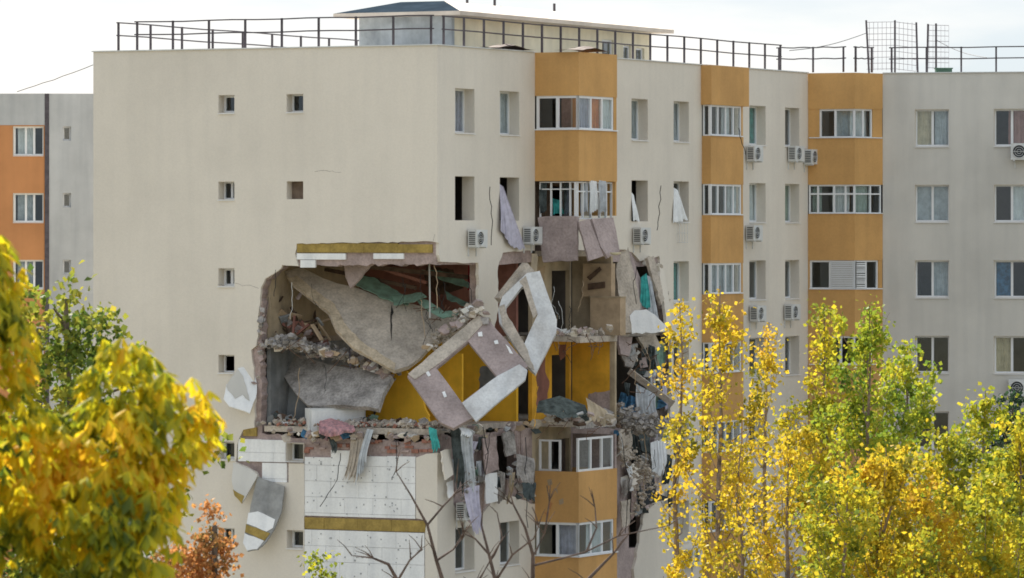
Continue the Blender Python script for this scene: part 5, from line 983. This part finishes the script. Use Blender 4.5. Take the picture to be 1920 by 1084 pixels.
# horse chestnut close to the viewer, leaves hanging in fingers
def chestnut():
    rg = random.Random(5); Yc = 27.0; base = Vector((P(-330, 0, Yc).x, Yc, 0))
    t = thing('chestnut_tree', 'large golden horse chestnut close to the viewer with drooping fingered leaves', 'tree', base)
    tube_tree(t, base, base + Vector((0.1, 0, 16.4)), rg, .22, BARK, 20, 1.4, .4)
    lobes = [(-55, 465, 26.6, 75, 70, 90), (-75, 545, 26.5, 125, 140, 120), (-30, 660, 26.3, 110, 100, 110), (-120, 760, 26, 200, 200, 160), (60, 860, 26.8, 110, 110, 120), (235, 720, 27.2, 95, 100, 100), (305, 790, 27, 105, 110, 100), (200, 830, 26.8, 120, 100, 110), (385, 800, 27.1, 42, 50, 40), (150, 940, 26.6, 180, 100, 120), (290, 910, 26.9, 60, 50, 70), (40, 1030, 26, 240, 140, 140), (235, 1020, 26.4, 105, 90, 100), (120, 1180, 26, 260, 120, 140), (-300, 900, 27, 350, 400, 300), (-300, 1300, 26.6, 520, 330, 350), (-420, 600, 28.2, 220, 230, 260), (-640, 900, 27.6, 330, 420, 350), (-560, 700, 26.2, 260, 330, 300)]
    # leaf shape: five obovate leaflets
    def leaf_mesh(seed):
        r2 = random.Random(seed); k = MB()
        for i, an in enumerate((-105, -55, 0, 55, 105)):
            a = R(an + r2.uniform(-8, 8)); L = .17 * (1 - abs(an) / 330) * r2.uniform(.9, 1.15); wd = L * .2; dr = R(r2.uniform(35, 65))
            d = Vector((math.cos(a) * math.cos(dr), math.sin(a) * math.cos(dr), -math.sin(dr))); s_ = Vector((-math.sin(a), math.cos(a), 0)); up = d.cross(s_) * -1
            dn = Vector((0, 0, -1)); q0 = d * .012; q1 = d * (L * .38); q2 = d * (L * .68) + dn * (L * .05); q3 = d * L + dn * (L * .18); c_ = up * (wd * .25)
            k.add([q0, q1 + s_ * (wd * .55) + c_, q1, q1 - s_ * (wd * .55) + c_, q2 + s_ * wd + c_, q2, q2 - s_ * wd + c_, q3], [(0, 1, 2), (0, 2, 3), (1, 4, 5, 2), (2, 5, 6, 3), (4, 7, 5), (5, 7, 6)])
        return k
    proto = [leaf_mesh(i) for i in range(6)]
    me_ = []
    for i, p_ in enumerate(proto):
        me = bpy.data.meshes.new('leaf'); me.from_pydata(p_.V, [], p_.F); me.materials.append(CH_L); me_.append(me)
    allp = []
    for cx, cy, Y, rx, ry, rd in lobes:
        c = P(cx, cy, Y); sc = Y / F; vol = rx * ry * rd; n = int(vol / .8e4)
        for _ in range(min(n, 450 if cx > -200 else 500)):
            v = Vector((rg.gauss(0, 1), rg.gauss(0, 1), rg.gauss(0, 1))).normalized() * rg.uniform(.35, 1) ** .5
            allp.append((c + Vector((v.x * rx * sc, v.y * rd * sc, v.z * ry * sc)), math.atan2(v.y, v.x)))
    def vis(p): x = 960 + F * p.x / p.y; y = HZ + F * (CAMZ - p.z) / p.y; return -20 < x < 470 and y < 1120
    inn = [q for q in allp if vis(q[0])]; inn.sort(key=lambda q: q[0].y); ind = inn[:260]; rest = inn[260:] + [q for q in allp if not vis(q[0])]
    def mtx(q):
        p_, a = q; return Matrix.Translation(p_) @ Matrix.Rotation(a + rg.uniform(-.9, .9), 4, 'Z') @ Matrix.Rotation(rg.uniform(-.5, .5), 4, 'X') @ Matrix.Rotation(rg.uniform(-.3, .6), 4, 'Y') @ Matrix.Scale(rg.uniform(.42, .82), 4)
    inv = PW[t.name].inverted()
    for q in ind:
        o = bpy.data.objects.new('leaf', rg.choice(me_)); col.objects.link(o); o.parent = t; o.matrix_parent_inverse = inv; o.matrix_local = mtx(q) if False else mtx(q); 
        o.matrix_parent_inverse = inv
    VV = []; FF = []; off = 0
    for q in rest:
        p_ = rg.choice(proto); M = mtx(q); a = np.array(M)[:3]; V = np.asarray([tuple(v) for v in p_.V]); VV.append(V @ a[:, :3].T + a[:, 3]); FF += [tuple(i + off for i in f) for f in p_.F]; off += len(V)
    me = bpy.data.meshes.new('crown'); me.from_pydata(np.vstack(VV).tolist(), [], FF); link('crown', me, CH_L, t)['kind'] = 'stuff'
    print('chestnut leaves', len(ind), len(rest))
chestnut()
def bushy(name, label, x, ytop, Y, lobes, m, size, n, seed, bark=BARK):
    """tree with leaf clumps; lobes in photo pixels at distance Y (cx, cy, rx, ry)"""
    rg = random.Random(seed); top = P(x, ytop + 40, Y); base = Vector((top.x, Y, 0)); t = thing(name, label, 'tree', base); sc = Y / F; pts = []
    tube_tree(t, base, top, rg, .12, bark, 16, max(l[2] for l in lobes) * sc * .38, .5)
    tot = sum(l[2] ** 2 * l[3] for l in lobes)
    for cx, cy, rx, ry in lobes:
        c = P(cx, cy, Y); nn = int(n * rx * rx * ry / tot); ncl = max(6, nn // 26)
        for _ in range(ncl):
            v = Vector((rg.gauss(0, 1), rg.gauss(0, 1), rg.gauss(0, 1))).normalized() * rg.uniform(.3, 1) ** .45; k = c + Vector((v.x * rx * sc, v.y * rx * sc, v.z * ry * sc))
            for _ in range(26): pts.append((k.x + rg.gauss(0, size * 1.3), k.y + rg.gauss(0, size * 1.3), k.z + rg.gauss(0, size * .8)))
    leaves_mesh('crown', pts, size, m, t, .2)
bushy('maple_tree', 'yellow-green maple rising behind the golden chestnut', 140, 520, 62, [(140, 590, 80, 80), (90, 640, 100, 110), (60, 560, 60, 60), (160, 760, 150, 150), (335, 850, 100, 50), (200, 980, 130, 130), (40, 980, 200, 240), (180, 1250, 300, 240)], DG_L, .10, 24000, 3)
bushy('red_tree', 'small rust-red tree below the gable beside the chestnut', 392, 945, 52, [(396, 985, 18, 48), (385, 1050, 46, 70), (345, 1085, 52, 75), (375, 1220, 90, 120)], RD_L, .055, 9000, 4)
bushy('young_tree', 'yellow-green treetop in front of the white foam boards', 595, 1045, 78, [(595, 1068, 26, 28), (590, 1130, 60, 60), (600, 1260, 90, 90)], YG_L, .08, 2600, 6)
bushy('evergreen_shrub', 'dark evergreen treetop against the grey wing', 1895, 725, 150, [(1895, 770, 32, 45), (1900, 850, 55, 70), (1915, 980, 90, 120)], DK_L, .12, 8000, 8)
# bare tree in the middle
BARKT = mat('brown_twig', (.13, .095, .08), .95, .25, 6)
def bare():
    rg = random.Random(12); Y = 58.0; bx = P(930, 0, Y).x; t = thing('bare_tree', 'leafless tree with thin forking branches before the ochre bay', 'tree', (bx, Y, 0))
    k = MB(); k.tube([(bx, Y, 0), (bx + .05, Y, 5), (bx - .03, Y, 9.5), P(925, 1400, Y)], .17, 8, .09); k.build('trunk', BARK, t)
    J = (925, 1400)
    L = [[J, (870, 1200), (835, 1100), (820, 1050), (802, 985), (772, 930), (742, 885)], [(802, 985), (830, 950), (850, 928), (856, 905)], [(820, 1050), (850, 1030), (866, 1012)], [J, (780, 1200), (745, 1090), (728, 1058), (700, 1046), (660, 1042)], [J, (985, 1180), (1000, 1100), (1000, 1040), (985, 990), (960, 945), (950, 900)], [(1000, 1060), (1050, 1048), (1100, 1035), (1160, 1005), (1255, 985)],
         [J, (935, 1180), (930, 1090), (918, 1040), (902, 985), (905, 940)], [(1000, 1040), (1020, 1000), (1030, 940), (1026, 910)], [(930, 1090), (960, 1040), (1000, 1010), (1010, 985)], [J, (1040, 1180), (1100, 1090), (1150, 1040), (1180, 1000)], [(745, 1090), (770, 1050), (790, 1030)], [(918, 1040), (890, 1010), (870, 1000)], [(1100, 1035), (1120, 990), (1115, 950)], [J, (900, 1180), (890, 1100), (925, 1040), (940, 1010), (930, 960)]]
    for pl in L:
        k = MB(); dy = rg.uniform(-.5, .5); r0 = .042 if pl[0] == J else .016
        k.tube([P(x + rg.uniform(-2, 2), y, Y + dy * i / len(pl)) for i, (x, y) in enumerate(pl)], r0, 6, .006); k.build('branch', BARKT, t)
        for _ in range(5):
            i = rg.randrange(1, len(pl)); x, y = pl[i]
            if y > 1110: continue
            k2 = MB(); dx, dy_ = rg.uniform(-35, 35), -rg.uniform(12, 45); k2.tube([P(x, y, Y), P(x + dx * .5, y + dy_ * .6, Y - .1), P(x + dx, y + dy_, Y - .15)], .009, 4, .003); k2.build('twig', BARKT, t)
bare()
